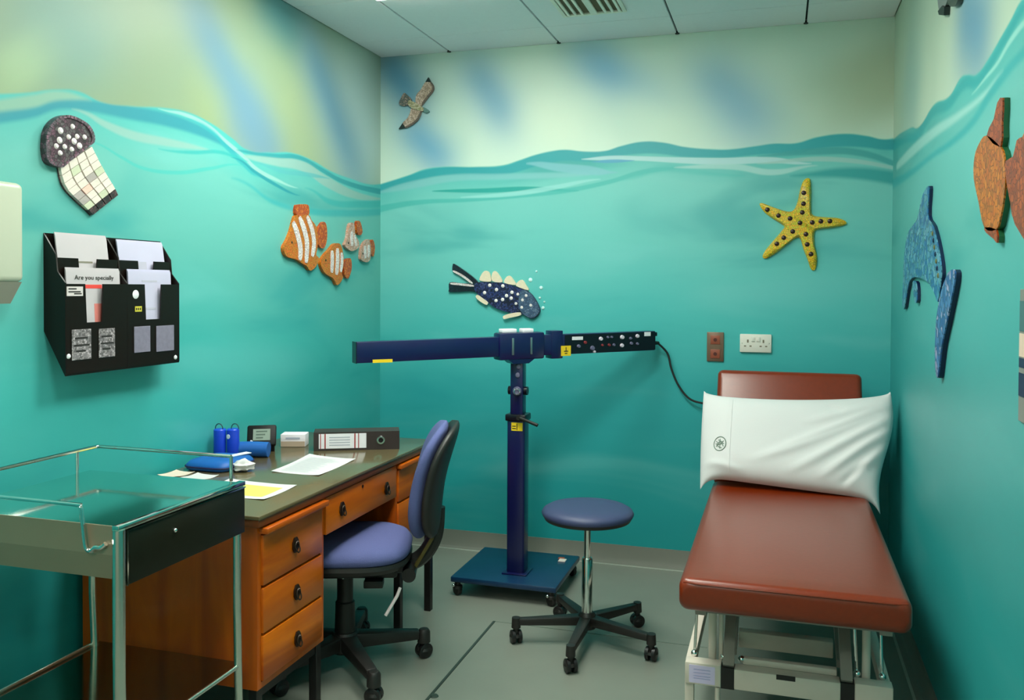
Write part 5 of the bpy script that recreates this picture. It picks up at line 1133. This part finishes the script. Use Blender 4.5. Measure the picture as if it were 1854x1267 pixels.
t = thing('brown_outlet', 'brown metal outlet plate with two reddish sockets, left of the white socket', 'outlet', o)
b = B(); b.box(-0.346, -0.264, YB-0.009, YB-0.0005, 1.062, 1.208, 0.002); b.build('face_plate', M('brown_plate', C(112,98,74), rough=0.35, metal=0.3), t, o)
for z in (1.170, 1.100):
    f = B(); f.box(-0.328, -0.282, YB-0.012, YB-0.0089, z-0.022, z+0.022, 0.001); q = f.build('outlet_insert', M('red_brown_insert', C(136,76,50), rough=0.4), t, o)
    B().cyl((-0.305, YB-0.0135, z), (-0.305, YB-0.0119, z), 0.009, seg=14).build('outlet_hole', M('dark_red', C(74,30,20), rough=0.5), q, o)

# paper towel dispenser on the left wall
o = WL(1.88, 1.53, 0.0)
t = thing('towel_dispenser', 'cream paper towel dispenser on the left wall at the picture edge', 'dispenser', o)
mcr2 = M('dispenser_cream', C(176,198,164), rough=0.3, var=0.02)
dy0, dy1, dd = 1.70, 1.955, 0.10
b = B(); b.box(XL+0.0005, XL+dd, dy0, dy1, 1.435, 1.715, 0.018, 4); b.build('cover', mcr2, t, o)
b = B(); b.prism([(XL+0.0005, dy0+0.004, 1.437), (XL+0.0005, dy0+0.004, 1.375), (XL+0.05, dy0+0.004, 1.375), (XL+dd-0.008, dy0+0.004, 1.437)], (0, dy1-dy0-0.008, 0)); b.build('chute', M('dispenser_grey', C(150,160,136), rough=0.4), t, o)
B().box(XL+0.03, XL+0.05, dy0+0.03, dy1-0.06, 1.368, 1.3745).build('towel_slot', M('slot_dark', C(70,72,56), rough=0.7), t, o)

# leaflet rack
mrack = M('black_acrylic', C(20,14,8), rough=0.3, var=0.1, coat=0.0, spec=0.3)
RX0, RX1 = XL+0.0005, XL+0.082
ry0, ry1 = 2.117, 2.640; rm = (ry0+ry1)/2
o = WL(rm, 1.37, 0.0)
t = thing('leaflet_rack', 'black wall-mounted leaflet rack with four pockets', 'leaflet rack', o)
side = [(RX0, 1.587), (RX0, 1.287), (RX1-0.002, 1.152), (RX1, 1.158), (RX1, 1.435), (RX1-0.03, 1.470), (RX1-0.035, 1.520)]
for y0, y1 in ((ry0, ry0+0.005), (rm-0.003, rm+0.003), (ry1-0.005, ry1)):
    f = B(); f.prism([(x, y0, z) for x, z in side], (0, y1-y0, 0)); f.build('side_panel', mrack, t, o)
f = B(); f.box(RX0, RX0+0.004, ry0+0.005, rm-0.003, 1.287, 1.587); f.box(RX0, RX0+0.004, rm+0.003, ry1-0.005, 1.287, 1.587); f.build('back_panel', mrack, t, o)
f = B(); f.prism([(RX0+0.004, ry0+0.005, 1.287), (RX0+0.004, ry0+0.005, 1.281), (RX1-0.002, ry0+0.005, 1.152), (RX1-0.002, ry0+0.005, 1.158)], (0, ry1-ry0-0.010, 0)); f.build('base_panel', mrack, t, o)
# pocket fronts with a thumb slot: lower tier on the front plane, upper tier set back
def pocket(y0, y1, x, z0, z1, sl0, sl1, zs, name='pocket_front'):
    f = B(); f.prism([(x, y0, z0), (x, y1, z0), (x, y1, z1), (x, sl1, z1), (x, sl1-0.006, zs), (x, sl0+0.006, zs), (x, sl0, z1), (x, y0, z1)], (-0.004, 0, 0))
    return f.build(name, mrack, t, o)
pocket(ry0+0.005, rm-0.003, RX1, 1.158, 1.432, 2.197, 2.272, 1.312); pocket(rm+0.003, ry1-0.005, RX1, 1.158, 1.432, 2.462, 2.546, 1.312)
pocket(ry0+0.005, rm-0.003, RX1-0.034, 1.440, 1.512, 2.205, 2.285, 1.455); pocket(rm+0.003, ry1-0.005, RX1-0.034, 1.440, 1.512, 2.47, 2.55, 1.455)
# four card windows along the bottom
mcard = [mosaic('card_print', [C(150,156,146), C(120,126,120), C(90,92,88), C(170,176,168)], 160), M('card_grey', C(118,124,132), rough=0.4, var=0.25, scale=60)]
for k, (y0, y1, z0, z1) in enumerate(((2.140,2.218,1.198,1.292),(2.250,2.320,1.198,1.290),(2.408,2.486,1.202,1.290),(2.516,2.608,1.198,1.288))):
    w_ = B().box(RX1+0.0005, RX1+0.003, y0, y1, z0, z1, 0.001, 1).build('card', mcard[k//2], t, o)
    if k < 2:
        f = B()
        for zz, a0, a1 in ((1.262, 0.15, 0.8), (1.240, 0.1, 0.9), (1.222, 0.2, 0.7)): f.box(RX1+0.003, RX1+0.0035, y0+(y1-y0)*a0, y0+(y1-y0)*a1, zz, zz+0.006)
        f.build('card_print', M('card_ink', C(40,40,36), rough=0.6), w_, o)
for y, z in ((2.128, 1.212), (2.617, 1.172)): B().ball((RX1+0.001, y, z), 0.008, 2, (0.5,1,1)).build('screw_cap', M('white_cap', C(232,240,232), rough=0.4), t, o)
B().box(RX1+0.0002, RX1+0.0016, 2.122, 2.186, 1.395, 1.424).build('sticker', M('pale_label', C(196,206,190), rough=0.5), t, o)
f = B()
for zz, a0, a1 in ((1.415, 2.128, 2.160), (1.406, 2.128, 2.176), (1.400, 2.150, 2.180)): f.box(RX1+0.0016, RX1+0.0021, a0, a1, zz, zz+0.004)
f.build('sticker_print', M('card_ink', C(40,40,36)), t, o)
B().lathe([(0, 0.002), (0.013, 0.0015), (0.015, 0.0), (0, 0)], (RX1+0.0003, 2.418, 1.398), 20, axis=(1,0,0)).build('sticker', M('white_cap', C(232,240,232)), t, o)
ysk = B().box(RX1+0.0002, RX1+0.0014, 2.414, 2.446, 1.340, 1.358).build('sticker', M('lime_label', C(190,196,60), rough=0.5), t, o)
f = B()
for a0 in (2.418, 2.427, 2.436): f.box(RX1+0.0014, RX1+0.0019, a0, a0+0.005, 1.345, 1.353)
f.build('sticker_print', M('card_ink', C(40,40,36)), ysk, o)
# leaflets
mlf = M('leaflet_white', C(178,188,178), rough=0.6, var=0.04, scale=12); mlf2 = M('leaflet_blue_white', C(178,192,200), rough=0.6, var=0.04, scale=12)
def leaflet(label, x, y0, y1, z0, z1, tilt, mat, deco, n_sheets=3):
    o = (x, (y0+y1)/2, z0); t2 = thing('leaflet', label, 'leaflet', o, group='leaflets in the wall rack')
    for k in range(n_sheets):
        dx = -0.0035*k; dz = 0.004*k; f = B()
        f.prism([(x+dx, y0+0.002*k, z0), (x+dx, y1+0.002*k, z0), (x+dx-tilt, y1+0.002*k, z1+dz), (x+dx-tilt, y0+0.002*k, z1+dz)], (-0.0022, 0, 0)); f.build('sheet', mat, t2, o)
    for nm, m_, (a, b_, c_, d_) in deco:
        xa = lambda z: x - tilt*(z-z0)/(z1-z0) + 0.0006
        f = B(); f.prism([(xa(c_), a, c_), (xa(c_), b_, c_), (xa(d_), b_, d_), (xa(d_), a, d_)], (-0.0005, 0, 0)); f.build(nm, m_, t2, o)
    return t2, o
pk = M('pink_print', C(206,130,112), rough=0.6); gr = M('grey_band', C(168,182,184), rough=0.6)
mdk = M('olive_grey_band', C(120,128,104), rough=0.6)  # olive-grey bar on the upper left leaflet
l1, o1 = leaflet('white leaflet in the upper left pocket of the rack', RX1-0.042, 2.140, 2.352, 1.445, 1.583, 0.018, mlf, [('printed_line', mdk, (2.215, 2.280, 1.498, 1.504))])
l2, o2 = leaflet('bluish white leaflet in the upper right pocket of the rack', RX1-0.042, 2.400, 2.625, 1.445, 1.575, 0.018, mlf2, [('printed_block', gr, (2.475, 2.53, 1.47, 1.51))])
l3, o3 = leaflet('white leaflet with red stripe and lettering in the lower left pocket', RX1-0.008, 2.140, 2.366, 1.20, 1.475, 0.012, mlf, [('red_band', M('red_band', C(206,70,56), rough=0.6), (2.195, 2.285, 1.418, 1.430)), ('pink_picture', pk, (2.250, 2.285, 1.31, 1.37))])
l4, o4 = leaflet('bluish white leaflet in the lower right pocket of the rack', RX1-0.008, 2.405, 2.618, 1.20, 1.475, 0.012, mlf2, [('printed_line', gr, (2.475, 2.535, 1.345, 1.352)), ('printed_arc', gr, (2.47, 2.545, 1.44, 1.446))])
textmesh('lettering', 'Are you specially', 0.020, M('leaflet_ink', C(54,58,48), rough=0.6), l3, (RX1-0.008-0.0108+0.0012, 2.255, 1.452), (0,1,0), (-0.04,0,1), o3, width=0.165)

# poster at the right-hand picture edge
o = WR(1.96, 1.28, 0.0)
t = thing('wall_poster', 'dark poster with a cream band on the right wall at the picture edge', 'poster', o)
B().box(XR-0.006, XR-0.0005, 1.80, 2.128, 1.145, 1.430, 0.001, 1).build('board', M('poster_grey', C(120,132,116), rough=0.5), t, o)
for nm, m_, z0, z1 in (('dark_field', M('poster_teal', C(64,110,104), rough=0.5), 1.34, 1.405), ('cream_band', M('poster_cream', C(206,198,166), rough=0.5), 1.285, 1.335), ('navy_band', M('poster_navy', C(14,34,66), rough=0.5), 1.262, 1.282), ('navy_band', M('poster_navy', C(14,34,66)), 1.20, 1.25)):
    B().box(XR-0.0072, XR-0.0061, 1.806, 2.124, z0, z1).build(nm, m_, t, o)
